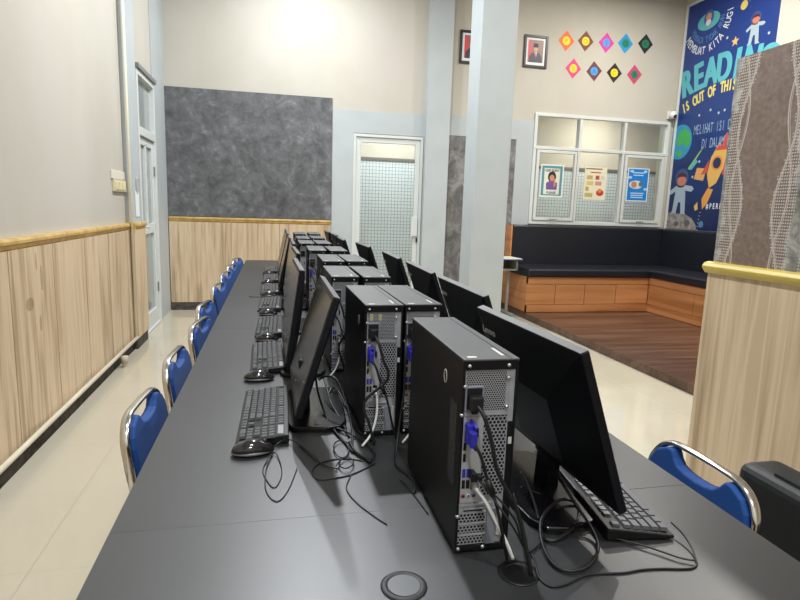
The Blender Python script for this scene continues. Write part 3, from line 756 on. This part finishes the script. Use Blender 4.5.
cable('mouse_cable', lay(L['m1a'], .7516, (.006, 0, 0, 0, 0, .002, .004, .004, 0, 0, 0, 0)), .0012, 'very thin looping cable of the nearest mouse', grp=gM)
cable('mouse_cable', lay(L['m1b'], .757, (.004, .004, .002)), .0018, 'thin cable from the nearest mouse to the tangle', grp=gM)
cable('power_cord', [(.12, 1.66, .84), (.125, 1.60, .80), (.14, 1.50, .765), (.155, 1.42, .756), (.17, 1.36, .754), (.185, 1.29, .754)], .0032, 'thick black cable falling from the back of the near left monitor', grp=gM)
cable('video_cable', [(.13, 1.64, .83), (.15, 1.60, .852), (.175, 1.56, .85), (.195, 1.49, .80), (.20, 1.42, .762), (.192, 1.35, .756), (.186, 1.30, .757)], .0032, 'thick black cable arching beside the near left monitor foot', grp=gM)
cable('video_cable', [(.105, 1.45, .765), (.15, 1.44, .760), (.19, 1.40, .757), (.225, 1.33, .755), (.235, 1.27, .755), (.222, 1.235, .757)], .0028, 'black cable crossing in front of the second left tower', grp=gM)
# near tower: power cord, video cable with blue plug, network cable
def tower_cables(tx, ty, lev, who, end):
    """lev 0 = far (few), 1 = second rank, 2 = near"""
    ex, ey = end
    pl = thing('power_cord', 'thick black power cord plugged into '+who, 'cable', (tx+.021, ty-.001, TZ+.278), 0, 'power cords of the towers')
    B().box(-.011, .011, -.018, -.001, -.014, .012).prism([(-.008, -.004), (.008, -.004), (.006, -.022), (-.006, -.022)], ((0, -.008, -.0), (1, 0, 0), (0, -.5, .86)), .009).out('plug', cable_m, pl, bevel=.003)
    P = [(.0, -.014, -.004), (.008, -.03, -.018), (.020, -.038, -.06), (.032, -.043, -.11), (ex-tx-.045, ey-ty+.022, -.17), (ex-tx-.031, ey-ty+.008, -.23), (ex-tx-.021, ey-ty, -.278 if lev == 2 else -.274)]
    B().tube(P, .0036, 8, sub=5).out('cord', cable_m, pl)
    vg = thing('video_cable', 'black video cable with a blue plug on '+who, 'cable', (tx+.014, ty-.001, TZ+.224), 0, 'video cables with blue plugs')
    B().box(-.0075, .0075, -.016, -.0, -.017, .019).box(-.0055, .0055, -.030, -.014, -.018, .010).out('plug', vga_blue, vg, bevel=.003)
    for zz in (-.016, .020): B().cyl((.004, -.0, zz), (.004, -.028, zz-.004), .0028, n=10).out('thumbscrew', vga_blue, vg)
    P = [(.0, -.026, -.008), (.010, -.036, -.028), (.020, -.038, -.06), (.035, -.040, -.11)]
    B().tube([(p[0], p[1], p[2]) for p in P[:3]] + [(.029, -.040, -.085), (.040, -.044, -.115), (.052, -.052, -.17), (.066, -.04, -.215)], .0028, 8, sub=5).out('cord', cable_m, vg)
    B().cyl((.0225, -.0385, -.068), (.032, -.041, -.093), .0055, n=12).out('ferrite_sleeve', cable_m, vg)
    nt_ = thing('network_cable', 'white network cable hanging from '+who, 'cable', (tx+.028, ty-.001, TZ+.127), 0, 'white network cables')
    B().box(-.005, .005, -.012, 0, -.004, .006).out('plug', plain('clear_grey_plug', (150, 152, 150), .3), nt_, bevel=.001)
    if lev == 2: P = [(0, -.010, 0), (.012, -.03, -.016), (.029, -.044, -.050), (.044, -.052, -.080), (.056, -.054, -.108)]
    elif lev == 1: P = [(0, -.010, 0), (.003, -.024, -.02), (.0, -.034, -.06), (-.016, -.05, -.10), (-.04, -.065, -.1225)]
    else: P = [(0, -.010, 0), (.0, -.02, -.02), (-.006, -.03, -.06), (-.014, -.04, -.12)]
    B().tube(P, .003, 8, sub=5).out('cord', cable_w, nt_)
whos = ['the nearest tower', 'the left tower of the second pair', 'the right tower of the second pair', 'the left tower of the third pair', 'the right tower of the third pair', 'the left tower of the fourth pair', None, 'the left tower of the fifth pair']
for i in (0, 1, 2, 3, 5, 7):
    x_, y_ = tl[i][:2]
    tower_cables(x_, y_, 2 if i == 0 else 1, whos[i], (x_+.109, y_-.075) if i == 0 else (x_+.02 if i == 1 else x_+.05, y_-.06))
cable('usb_cable', [(.327, .855, .898), (.333, .838, .896), (.352, .81, .872), (.378, .79, .835), (.405, .80, .79), (.43, .83, .757), (.47, .86, .754)], .0018, 'thin black usb cable plugged into the upper port of the nearest tower', grp=gN)
cable('usb_cable', [(.334, .855, .893), (.345, .836, .885), (.37, .815, .862), (.392, .806, .83), (.415, .835, .78), (.445, .90, .757), (.462, .96, .754)], .0018, 'thin black usb cable plugged beside the first on the nearest tower', grp=gN)
b = B().box(.322, .331, .838, .857, .892, .907).box(.334, .343, .842, .857, .890, .899)
tag(b.out('usb_plug', cable_m, bevel=.002), 'pair of black usb plugs in the nearest tower', 'plug')
# cable hanging between the towers down to the tabletop
cable('power_cord', [(.332, 1.382, 1.02), (.322, 1.35, .99), (.318, 1.33, .9), (.300, 1.30, .80), (.283, 1.25, .756), (.275, 1.201, .754), (.286, 1.165, .754), (.296, 1.13, .754), (.292, 1.09, .754), (.283, 1.07, .754)], .0028, 'black cable hanging from the right tower of the second pair to the table')
cable('keyboard_cable', lay(L['h2'], .7518), .0018, 'black cable lying along the left side of the nearest tower')
cable('mouse_cable', [(.01, 3.72, .765), (-.05, 3.70, .753), (-.157, 3.712, .752)], .002, 'thin cable end sticking out from the fourth keyboard')

# ------------------------------------------------------------------ sofa at the right
so = thing('sofa', 'black leatherette sofa with piping at the right edge, its back towards the table', 'sofa', (1.2, .1, 0))
def sb(x0, x1, y0, y1, z0, z1, name, bev=.03): B().box(x0-1.2, x1-1.2, y0-.1, y1-.1, z0, z1).out(name, leather2, so, bevel=bev, seg=4)
sb(1.19, 1.32, -.65, 1.185, .08, .715, 'backrest'); sb(1.33, 1.94, -.60, 1.15, .06, .30, 'base', .02); sb(1.33, 1.93, -.5, .99, .30, .44, 'seat_cushion'); sb(1.335, 1.93, 1.0, 1.16, .06, .56, 'armrest'); sb(1.335, 1.93, -.65, -.51, .06, .56, 'armrest')
B().tube([(.018, -.74, .716), (.018, .99, .716)], .004, 8, sub=1).out('piping', black, so)
for yy in (-.6, 1.1):
    for xx in (1.25, 1.88): B().cyl((xx-1.2, yy-.1, 0), (xx-1.2, yy-.1, .082), .02).out('leg', black, so)

# ------------------------------------------------------------------ things on the walls
def framed(cx, cz, w, h, label, red):
    t = thing('picture_frame', label, 'picture', (cx, YB, cz), 0, 'framed portraits on the back wall')
    fm = plain('dark_wooden_frame', (22, 17, 19), .4); W2, H2, f_ = w/2, h/2, .032
    B().box(-W2, -W2+f_, -.022, 0, -H2, H2).box(W2-f_, W2, -.022, 0, -H2, H2).box(-W2+f_, W2-f_, -.022, 0, H2-f_, H2).box(-W2+f_, W2-f_, -.022, 0, -H2, -H2+f_).out('frame', fm, t, bevel=.003)
    B().box(-W2+f_, W2-f_, -.010, -.004, -H2+f_, H2-f_).out('mount', plain('white_mount_card', (226, 228, 230), .5), t)
    iw, ih = W2-.062, H2-.07
    p = B().box(-iw, iw, -.012, -.010, -ih, ih+.012).out('photo', plain('brown_photo_backdrop', (128, 100, 88), .4), t)
    fr = lambda y: ((0, y, 0), (1, 0, 0), (0, 0, 1))
    B().prism([(-iw, -ih), (-iw+.06, -ih), (-iw+.07, 0), (-iw+.05, ih), (-iw, ih)], fr(-.012), .001).out('flag', plain('red_flag_print', (196, 60, 66), .4), p)
    suit = plain('dark_suit_print', (38, 42, 54), .4); skin = plain('skin_print', (190, 146, 118), .4)
    B().prism([(-.095, -ih), (-.09, -.06), (-.05, -.015), (0, -.0), (.05, -.015), (.09, -.06), (.095, -ih)], fr(-.013), .001).out('suit', suit, p)
    B().prism([(-.018, -.005), (.018, -.005), (.004, -.085)], fr(-.014), .001).out('shirt', plain('white_shirt_print', (232, 232, 232), .5), p)
    B().prism([(-.006, -.01), (.006, -.01), (.005, -.09), (0, -.1), (-.005, -.09)], fr(-.015), .001).out('tie', plain('red_tie_print', (176, 40, 50), .5), p)
    B().prism([(.031*math.cos(a*PI/10), .04+.04*math.sin(a*PI/10)) for a in range(20)], fr(-.014), .001).out('face', skin, p)
    B().prism([(-.034, .052), (.034, .052), (.03, .1), (-.026, .104)], fr(-.015), .001).out('cap', plain('black_cap_print', (22, 22, 26), .5), p)
framed(3.42, 3.465, .34, .41, 'dark framed portrait of a person in black cap and suit, right of the column', 1)
framed(2.53, 3.44, .34, .41, 'dark framed portrait half hidden behind the left of the column', 1)

DC = [(3.86, 3.645, (232, 104, 48), (244, 216, 30), 'orange', 'yellow', 'P', 0), (4.145, 3.665, (120, 66, 46), (244, 216, 30), 'brown', 'yellow', 'O', 0), (4.458, 3.672, (214, 62, 160), (92, 154, 226), 'magenta', 'blue', 'J', 0),
      (4.75, 3.69, (38, 150, 206), (34, 130, 96), 'light blue', 'green', 'O', 0), (5.06, 3.712, (34, 40, 42), (34, 120, 84), 'black', 'green', 'K', 0),
      (3.992, 3.30, (214, 58, 128), (240, 208, 34), 'pink', 'yellow', 'B', 0), (4.308, 3.29, (104, 54, 50), (70, 150, 224), 'maroon', 'blue', 'A', 6), (4.618, 3.293, (36, 30, 30), (240, 208, 30), 'black', 'yellow', 'C', 0), (4.932, 3.295, (196, 62, 112), (34, 120, 84), 'rose', 'green', 'A', 4)]
for x_, z_, c1, c2, n1, n2, ch, rot in DC:
    t = thing('paper_letter_card', f'{n1} diamond paper with a {n2} disc on the wall above the window', 'paper card', (x_, YB-.001, z_), 0, 'diamond papers above the window')
    s_ = .118; a0 = math.radians(rot)
    B().prism([(s_*math.cos(a0+k_*PI/2), s_*math.sin(a0+k_*PI/2)*1.12) for k_ in range(4)], ((0, -.0, 0), (1, 0, 0), (0, 0, 1)), .0015).out('diamond_sheet', plain('card_'+n1.replace(' ', '_'), c1, .6), t)
    dd = B().prism([(.056*math.cos(k_*PI/12), .056*math.sin(k_*PI/12)) for k_ in range(24)], ((0, -.0015, 0), (1, 0, 0), (0, 0, 1)), .0015).out('disc', plain('disc_'+n2, c2, .6), t)
    text_mesh(ch, .085, plain('letter_'+n1.replace(' ', '_'), tuple(int(v*.72) for v in c2), .6), 'letter', basis((0, -.0035, -.03), (1, 0, 0), (0, 0, 1)), dd, .0003)

# posters on the window panes
fw = lambda y: ((0, y, 0), (1, 0, 0), (0, 0, 1))
def circ(cx, cz, r, n=20, ry=None): return [(cx+r*math.cos(k_*2*PI/n), cz+(ry or r)*math.sin(k_*2*PI/n)) for k_ in range(n)]
def rect(x0, x1, z0, z1): return [(x0, z0), (x1, z0), (x1, z1), (x0, z1)]
def art(parent, pts, y, c, name, frame=None):
    return B().prism(pts, frame or fw(y), .0006).out(name, plain('print_'+name, c, .5), parent)
YG = YB-.008
t = thing('window_poster', 'poster with a teal border reading keep silent please, in the left pane', 'poster', (3.79, YG, 1.79), 0, 'posters on the window panes')
art(t, rect(-.175, .175, -.225, .225), 0, (226, 232, 230), 'sheet'); art(t, rect(-.155, .155, -.2, .205), -.001, (90, 146, 152), 'border'); art(t, rect(-.118, .118, -.185, .17), -.002, (222, 226, 214), 'field')
art(t, circ(0, .055, .062, 20, .075), -.003, (44, 34, 38), 'hair'); art(t, [(-.08, -.12), (-.085, -.03), (-.03, .0), (.03, .0), (.085, -.03), (.08, -.12)], -.0032, (116, 84, 148), 'shirt')
art(t, circ(.0, .04, .036, 20, .045), -.004, (206, 140, 112), 'face'); art(t, [(.03, -.09), (.062, -.06), (.05, .03), (.028, .03)], -.0045, (206, 140, 112), 'hand')
text_mesh('KEEP SILENT', .048, plain('black_print', (40, 40, 44), .6), 'words', basis((0, -.004, .125), (1, 0, 0), (0, 0, 1)), t, .0003, .0008, sx=.8)
text_mesh('PLEASE', .045, plain('violet_print', (72, 56, 108), .6), 'words', basis((0, -.004, -.175), (1, 0, 0), (0, 0, 1)), t, .0003, .0008)
t = thing('window_poster', 'cream poster with small food drawings in the middle pane', 'poster', (4.475, YG+.02, 1.785), 0, 'posters on the window panes')
art(t, rect(-.175, .175, -.23, .23), 0, (232, 226, 200), 'sheet')
for i, (px_, pz_, w_, c_) in enumerate([(-.03, .2, .26, (120, 110, 100)), (0, .15, .16, (196, 84, 60)), (-.09, .08, .09, (196, 170, 110)), (.03, .08, .06, (176, 82, 60)), (.11, .08, .06, (214, 206, 190)), (-.08, -.0, .1, (210, 196, 120)), (.05, 0, .1, (200, 150, 130)), (-.12, -.08, .05, (190, 160, 90)), (-.09, -.165, .12, (184, 176, 110))]):
    art(t, rect(px_-w_/2, px_+w_/2, pz_-(.008 if i < 2 else .028), pz_+(.008 if i < 2 else .028)), -.001, c_, 'drawing')
art(t, circ(.085, -.13, .06, 18, .045), -.001, (192, 62, 44), 'drawing'); art(t, circ(.08, -.1, .03), -.0018, (222, 142, 60), 'drawing')
t = thing('window_poster', 'bright blue poster with a central picture in the right pane', 'poster', (5.145, YG, 1.79), 0, 'posters on the window panes')
art(t, rect(-.175, .175, -.235, .235), 0, (222, 234, 244), 'sheet'); art(t, rect(-.158, .158, -.222, .222), -.001, (28, 128, 212), 'field')
art(t, circ(-.03, .0, .11, 20, .06), -.002, (206, 214, 214), 'picture'); art(t, circ(-.06, .0, .045), -.003, (196, 130, 100), 'picture'); art(t, circ(.05, .01, .035), -.003, (94, 116, 110), 'picture')
for z_, w_ in ((.17, .2), (.135, .16), (-.12, .22), (-.15, .2), (-.18, .2)): art(t, rect(-w_/2, w_/2, z_-.007, z_+.007), -.002, (190, 222, 246), 'text_line')
for x_, z_ in ((-.11, .19), (.11, .19), (-.13, .1), (.13, -.06)): art(t, circ(x_, z_, .03, 14, .02), -.0025, (170, 212, 242), 'cloud')

# big reading poster on the right wall, local u towards the camera, v up
PYF, PZ0, PWd, PHt = 7.38, 1.178, 1.54, 3.05
ps = thing('wall_poster', 'tall blue space-themed reading poster with rockets and astronauts on the right wall', 'poster', (XR, PYF, PZ0))
def pf(d): return ((-d, 0, 0), (0, -1, 0), (0, 0, 1))
def pm(u, v, d, a=0): return basis((-d, -u, v), (0, -math.cos(a), math.sin(a)), (0, math.sin(a), math.cos(a)))
navy = Mat('navy_space_print', (24, 52, 112), .35); x, y, z = navy.xyz()
navy.col(navy.ramp(navy.noise((1, 1, 1), 1.6, 3)*.35+z*.26, [(.2, (18, 34, 78)), (.55, (20, 54, 116)), (.95, (30, 54, 124))])); navy = navy.m
B().box(-.004, 0, -PWd, 0, 0, PHt).out('sheet', navy, ps)
B().box(-.022, 0, 0, .03, 0, PHt+.03).box(-.022, 0, -PWd, .0, PHt, PHt+.03).out('frame_strip', white_metal, ps)
def pa(pts, d, c, name): return B().prism(pts, pf(d), -.0004 if False else .0004).out(name, plain('poster_'+name, tuple(int(v*.88) for v in c), .4), ps)
def ptext(s, u0, u1, v0, size, c, name, arc=0, bold=.0, sx=None, tilt=0, ring=None, dup=0):
    """letters spread evenly from u0 to u1 along a shallow arc, one mesh"""
    n = len(s); mes = []
    m_ = plain('poster_'+name, c, .4); bm = bmesh.new()
    for i, ch in enumerate(s):
        if ch == ' ': continue
        f_ = (i+.5)/n
        if ring:
            cu_, cv_, rx_, ry_, a0, a1 = ring; th = math.radians(a0+(a1-a0)*f_)
            u, v = cu_+rx_*math.cos(th), cv_+ry_*math.sin(th); a = math.atan2(ry_*math.cos(th), -rx_*math.sin(th))
        else:  u = u0+(u1-u0)*f_; v = v0+arc*(1-(2*f_-1)**2)+tilt*f_; a = math.atan2(arc*4*(1-2*f_)+tilt, (u1-u0))
        cu = bpy.data.curves.new('t', 'FONT'); cu.body = ch; cu.size = size; cu.offset = bold; cu.align_x = 'CENTER'; cu.extrude = .0003
        tmp = bpy.data.objects.new('tmp', cu); C.objects.link(tmp); me = bpy.data.meshes.new_from_object(tmp)
        bpy.data.objects.remove(tmp); bpy.data.curves.remove(cu)
        me.transform(pm(u, v, .0065, a) @ Matrix.Diagonal((sx or 1, 1, 1, 1))); bm.from_mesh(me)
        for k_ in range(dup):
            me.transform(Matrix.Translation((-.0004, -.007, .004*(-1)**k_))); bm.from_mesh(me)
        bpy.data.meshes.remove(me)
    me = bpy.data.meshes.new(name); bm.to_mesh(me); bm.free(); o = bpy.data.objects.new(name, me); C.objects.link(o); me.materials.append(m_); o.parent = ps
def V(z): return z-PZ0
def U(y): return PYF-y
ptext('READING', .03, 1.50, V(3.0), .50, (84, 168, 180), 'headline', .10, .010, .68, dup=5)
ptext('IS OUT OF THIS WORLD', .10, 1.42, V(2.78), .19, (214, 200, 110), 'tagline', .12, .004, .55, .10, dup=1)
ptext('MEMBACA TIDAK AKAN', 0, 1, 0, .11, (78, 122, 176), 'slogan', 0, .001, .62, ring=(.40, V(3.93), .30, .27, 195, 360))
ptext('MEMBUAT KITA RUGI', 0, 1, 0, .14, (200, 208, 216), 'slogan', 0, .002, .68, ring=(.40, V(3.96), .43, .44, 205, 365))
ptext('MELIHAT ISI DUNIA', .36, 1.22, V(2.47), .18, (140, 164, 194), 'caption', 0, .001, .42)
ptext('DI DALAM BUKU', .54, 1.18, V(2.27), .18, (140, 164, 194), 'caption', 0, .001, .42)
ptext('#PERPUSTAKAAN', .74, 1.5, V(1.47), .10, (220, 226, 232), 'hashtag', 0, .002, .7)
# planet
pa(circ(.1, V(2.40), .24, 28), .005, (52, 156, 206), 'planet'); pa([(.02, V(2.43)), (.08, V(2.55)), (.18, V(2.58)), (.3, V(2.5)), (.32, V(2.38)), (.24, V(2.3)), (.18, V(2.38)), (.08, V(2.33))], .0056, (74, 186, 96), 'planet_land')
pa([(.03, V(2.26)), (.12, V(2.29)), (.2, V(2.24)), (.12, V(2.18))], .0056, (74, 186, 96), 'planet_land')
# moon
moon = plain('poster_moon', (134, 128, 124), .6, var=.25, scale=14)
B().prism([(0, V(1.18)), (.61, V(1.18)), (.6, V(1.24)), (.5, V(1.34)), (.35, V(1.39)), (0, V(1.41))], pf(.005), .0006).out('moon', moon, ps)
pa(circ(.42, V(1.27), .06, 16, .045), .0062, (104, 98, 96), 'crater'); pa(circ(.2, V(1.25), .05, 16, .035), .0062, (104, 98, 96), 'crater')
pa(circ(.69, V(1.26), .045), .005, (90, 140, 190), 'small_planet')
def astro(cu, cv, s, k=1.25):
    w = (176, 196, 208)
    pa([(cu+a*s*k, cv+b_*s) for a, b_ in ((-.09, -.02), (-.075, .14), (.07, .14), (.09, -.02), (.11, -.28), (.14, -.32), (.04, -.32), (.02, -.12), (-.02, -.12), (-.05, -.31), (-.14, -.3), (-.11, -.24))], .0050, w, 'spacesuit')
    pa([(cu+a*s*k, cv+b_*s) for a, b_ in ((-.06, .06), (-.17, -.01), (-.2, .04), (-.07, .135))], .0054, w, 'spacesuit_arm')
    pa([(cu+a*s*k, cv+b_*s) for a, b_ in ((.05, .06), (.18, .03), (.22, .07), (.19, .11), (.06, .135))], .0054, w, 'spacesuit_arm')
    pa(circ(cu, cv+.235*s, .14*s), .0050, (60, 90, 150), 'helmet'); pa(circ(cu+.005, cv+.215*s, .10*s), .0058, (214, 134, 112), 'face')
    pa([(cu+a*s*k, cv+b_*s) for a, b_ in ((-.085, .22), (-.07, .29), (0, .32), (.07, .29), (.085, .22), (.04, .255), (-.04, .255))], .0064, (90, 40, 50), 'hair')
astro(.22, V(1.67), .95); astro(1.21, V(3.60), .55)
# rocket
ru, rv = .78, V(2.02)
RM = [(-.02, -.28), (.10, -.22), (.2, -.02), (.24, .2), (.2, .42), (.08, .3), (-.04, .12), (-.08, -.1)]
pa([(ru+a, rv+b_) for a, b_ in RM], .0050, (240, 190, 96), 'rocket_hull'); pa([(ru+.2, rv+.42), (ru+.24, rv+.2), (ru+.02, rv+.2)], .0054, (214, 84, 70), 'rocket_nose')
pa([(ru-.08, rv-.08), (ru-.2, rv-.1), (ru-.06, rv+.1)], .0054, (214, 84, 70), 'rocket_fin'); pa([(ru+.18, rv-.1), (ru+.3, rv-.2), (ru+.22, rv+.1)], .0054, (214, 84, 70), 'rocket_fin')
pa(circ(ru+.075, rv+.04, .095), .0060, (232, 150, 80), 'rocket_window_rim'); pa(circ(ru+.075, rv+.04, .07), .0066, (34, 48, 92), 'rocket_window')
pa([(ru-.04, rv-.28), (ru+.06, rv-.3), (ru-.02, rv-.48), (ru-.1, rv-.56), (ru-.13, rv-.42)], .0050, (240, 168, 78), 'rocket_flame')
for k_ in range(14):
    a = k_/13; pa(circ(ru-.13-.07*math.sin(a*PI)+.12*a, rv-.6-.62*a, .008, 8), .0052, (206, 216, 226), 'trail_dot')
pa([(U(6.9)-.02, V(1.87)), (U(6.9)+.02, V(2.02)), (U(6.9)+.2, V(2.0)), (U(6.9)+.16, V(1.84))], .0050, (238, 178, 104), 'paper_kite')
pa([(U(6.86), V(1.5)), (U(6.86)+.06, V(1.56)), (U(6.86)+.08, V(1.46)), (U(6.86)+.03, V(1.44))], .0050, (232, 200, 110), 'small_star')
pa([(U(7.06), V(2.02)), (U(7.06)+.03, V(2.0)), (U(7.06)+.26, V(2.28)), (U(7.06)+.2, V(2.24))], .0050, (160, 206, 120), 'comet')
pa([(U(7.06)+.02, V(2.0)), (U(7.06)+.08, V(2.0)), (U(7.06)+.18, V(2.1)), (U(7.06)+.14, V(2.14))], .0052, (96, 186, 200), 'comet_tail')
# saucer figure near the slogan
pa(circ(U(6.97), V(3.93), .2, 24, .11), .0050, (98, 190, 196), 'saucer'); pa(circ(U(6.97), V(3.97), .09, 20, .1), .0056, (66, 104, 170), 'saucer_dome'); pa(circ(U(6.97), V(3.98), .05), .0062, (216, 150, 128), 'face'); pa(circ(U(6.97), V(3.91), .05, 16, .04), .0066, (224, 226, 230), 'spacesuit_body')
st = []
for k_ in range(10):
    a = PI/2+k_*PI/5; rr = .065 if k_ % 2 == 0 else .028; st.append((U(6.46)+rr*math.cos(a), V(3.54)+rr*math.sin(a)))
pa(st, .0050, (236, 196, 120), 'star')
pa([(U(6.42), V(4.1)), (U(6.3), V(4.22)), (U(6.2), V(4.22)), (U(6.18), V(4.06)), (U(6.3), V(3.96))], .0050, (96, 170, 210), 'ringed_balloon'); pa(circ(U(6.38), V(3.94), .055), .0056, (232, 212, 110), 'balloon_basket')
pa([(U(5.98), V(4.0)), (U(5.9), V(4.2)), (U(5.84)+0, V(4.2)), (U(5.92), V(3.98))], .0050, (226, 230, 236), 'paper_scrap')
for yy, zz in ((7.0, 3.1), (6.95, 2.72), (6.75, 2.76), (6.6, 2.7), (6.5, 2.72), (6.85, 2.1), (6.95, 1.9), (6.6, 3.62), (5.95, 3.5), (6.2, 3.3), (7.1, 3.35)):
    pa(circ(U(yy), V(zz), .018, 8), .0050, (196, 210, 214), 'speck')

# camera unit in the corner above the window
cm = thing('security_camera', 'small white security camera on the wall corner above the window', 'camera', (5.56, YB-.0, 2.78))
B().box(-.05, .05, -.03, 0, -.05, .06).out('mount', white_metal, cm, bevel=.008); B().ball((0, -.08, .0), .055).out('dome', plain('white_camera_shell', (225, 226, 226), .3), cm)
B().ball((0, -.115, -.018), .026).out('lens', hole_black, cm)

# left wall: switches, note, conduits
sw = thing('switch_panel', 'ivory panel of three light switches on the cream wall by the conduit', 'switch', (XL, 5.22, 1.475))
B().box(0, .012, -.21, .19, .03, .10).out('cover_plate', plain('ivory_plate', (222, 216, 200), .5), sw, bevel=.003); pl_ = B().box(0, .02, -.18, .2, -.07, .026).out('switch_plate', plain('aged_ivory_plate', (216, 206, 176), .45), sw, bevel=.004)
for k_ in range(3): B().box(.02, .026, -.15+k_*.11, -.06+k_*.11, -.055, .012).out('rocker', plain('cream_rocker', (226, 214, 170), .4), pl_, bevel=.003)
cd = thing('conduit_pipe', 'ivory plastic conduit running along the floor and up the left wall', 'pipe', (XL+.05, 5.38, 0))
B().tube([(.006, .015, .12), (.006, .015, ZC-.02)], .011, 8, sub=1).out('vertical_run', pipe_m, cd)
B().tube([(.0, YN-5.38+.05, .115), (.012, .02, .115)], .014, 8, sub=1).out('floor_run', pipe_m, cd)
B().box(-.04, .03, .02, .05, 1.07, 1.145).out('yellow_tape', plain('yellow_tape', (214, 190, 84), .5), cd)
B().cyl((.035, -.55, .09), (.035, -.55, .03), .03, .022, n=14).cyl((.035, -.55, .03), (.035, -.55, .0), .018, n=12).out('junction_cap', plain('white_brown_cap', (206, 196, 176), .5), cd)
nt2 = thing('hanging_note', 'white paper slip hanging from a small clip on the grey column by the door', 'note', (XL+.037, 5.72, 1.36))
B().box(0, .003, -.07, .07, -.17, .06).out('paper_slip', plain('white_slip', (232, 234, 236), .6), nt2); B().box(0, .02, -.02, .035, .06, .18).out('clip', plain('steel_clip', (206, 208, 210), .3, .4), nt2, bevel=.004)
wb = thing('wall_bracket', 'tiny dark metal bracket high on the grey column edge', 'bracket', (XL+.036, 5.46, 2.42))
B().box(0, .012, -.012, .03, -.03, -.01).box(0, .01, -.008, .005, -.03, .04).out('hook', dark_metal, wb)

# ------------------------------------------------------------------ lamps
def lamp(x_, y_, e, col, lab, z_=ZC, cz=None):
    t = thing('ceiling_lamp', lab, 'lamp', (x_, y_, z_), 0, 'ceiling lamps')
    B().cyl((0, 0, -.05), (0, 0, 0), .11, .10, n=28).out('lamp_housing', white_metal, t)
    B().cyl((0, 0, -.056), (0, 0, -.05), .09, n=28).out('lamp_diffuser', lamp_m, t)
    l_ = bpy.data.lights.new('lamp_light', 'AREA'); l_.shape = 'DISK'; l_.size = .11; l_.energy = e; l_.color = col
    o = bpy.data.objects.new('lamp_light', l_); C.objects.link(o); o.parent = t; o.location = (0, 0, -.07)
cool = (.92, .96, 1.0); warm = (1.0, .965, .90)
EN = 190
lamp(.40, 6.35, EN*.55, cool, 'ceiling lamp nearest the dark wall panel, above the far table end')
lamp(.36, 4.20, EN*1.05, cool, 'ceiling lamp above the middle of the computer tables')
lamp(.36, .4, EN*.45, cool, 'ceiling lamp above the near end of the computer tables')
lamp(.36, -1.9, EN*.65, cool, 'ceiling lamp behind the camera')
lamp(4.4, 5.9, EN*.62, warm, 'ceiling lamp above the corner bench by the window')
lamp(4.2, 3.6, EN*.8, warm, 'ceiling lamp above the middle of the brown platform')
lamp(4.2, 0.2, EN*.5, warm, 'ceiling lamp at the right behind the partition')
lamp(5.4, 8.5, 65, warm, 'corridor lamp behind the window', 3.2)
lamp(1.9, 8.4, 95, cool, 'corridor lamp behind the glass door', 3.2)

w = bpy.data.worlds.new('world'); sc.world = w; w.use_nodes = True
w.node_tree.nodes['Background'].inputs[0].default_value = (.9, .95, 1, 1); w.node_tree.nodes['Background'].inputs[1].default_value = .6

# ------------------------------------------------------------------ camera
yw, pt, ro = .2214, .1596, -.0322
cy_, sy_, cp_, sp_ = math.cos(yw), math.sin(yw), math.cos(pt), math.sin(pt)
fwd = Vector((sy_*cp_, cy_*cp_, -sp_)); rt = Vector((cy_, -sy_, 0)); dn = fwd.cross(rt)
r1 = rt*math.cos(ro)+dn*math.sin(ro); d1 = -rt*math.sin(ro)+dn*math.cos(ro)
Mc = Matrix((r1, -d1, -fwd)).transposed().to_4x4(); Mc.translation = (0, 0, 1.34)
cd_ = bpy.data.cameras.new('camera'); cam = bpy.data.objects.new('camera', cd_); C.objects.link(cam); cam.matrix_world = Mc
cd_.sensor_width = 36; cd_.lens = 567/800*36; cd_.clip_start = .02
sc.camera = cam
sc.view_settings.view_transform = 'Standard'; sc.view_settings.look = 'None'; sc.view_settings.gamma = 1; sc.view_settings.exposure = -.7
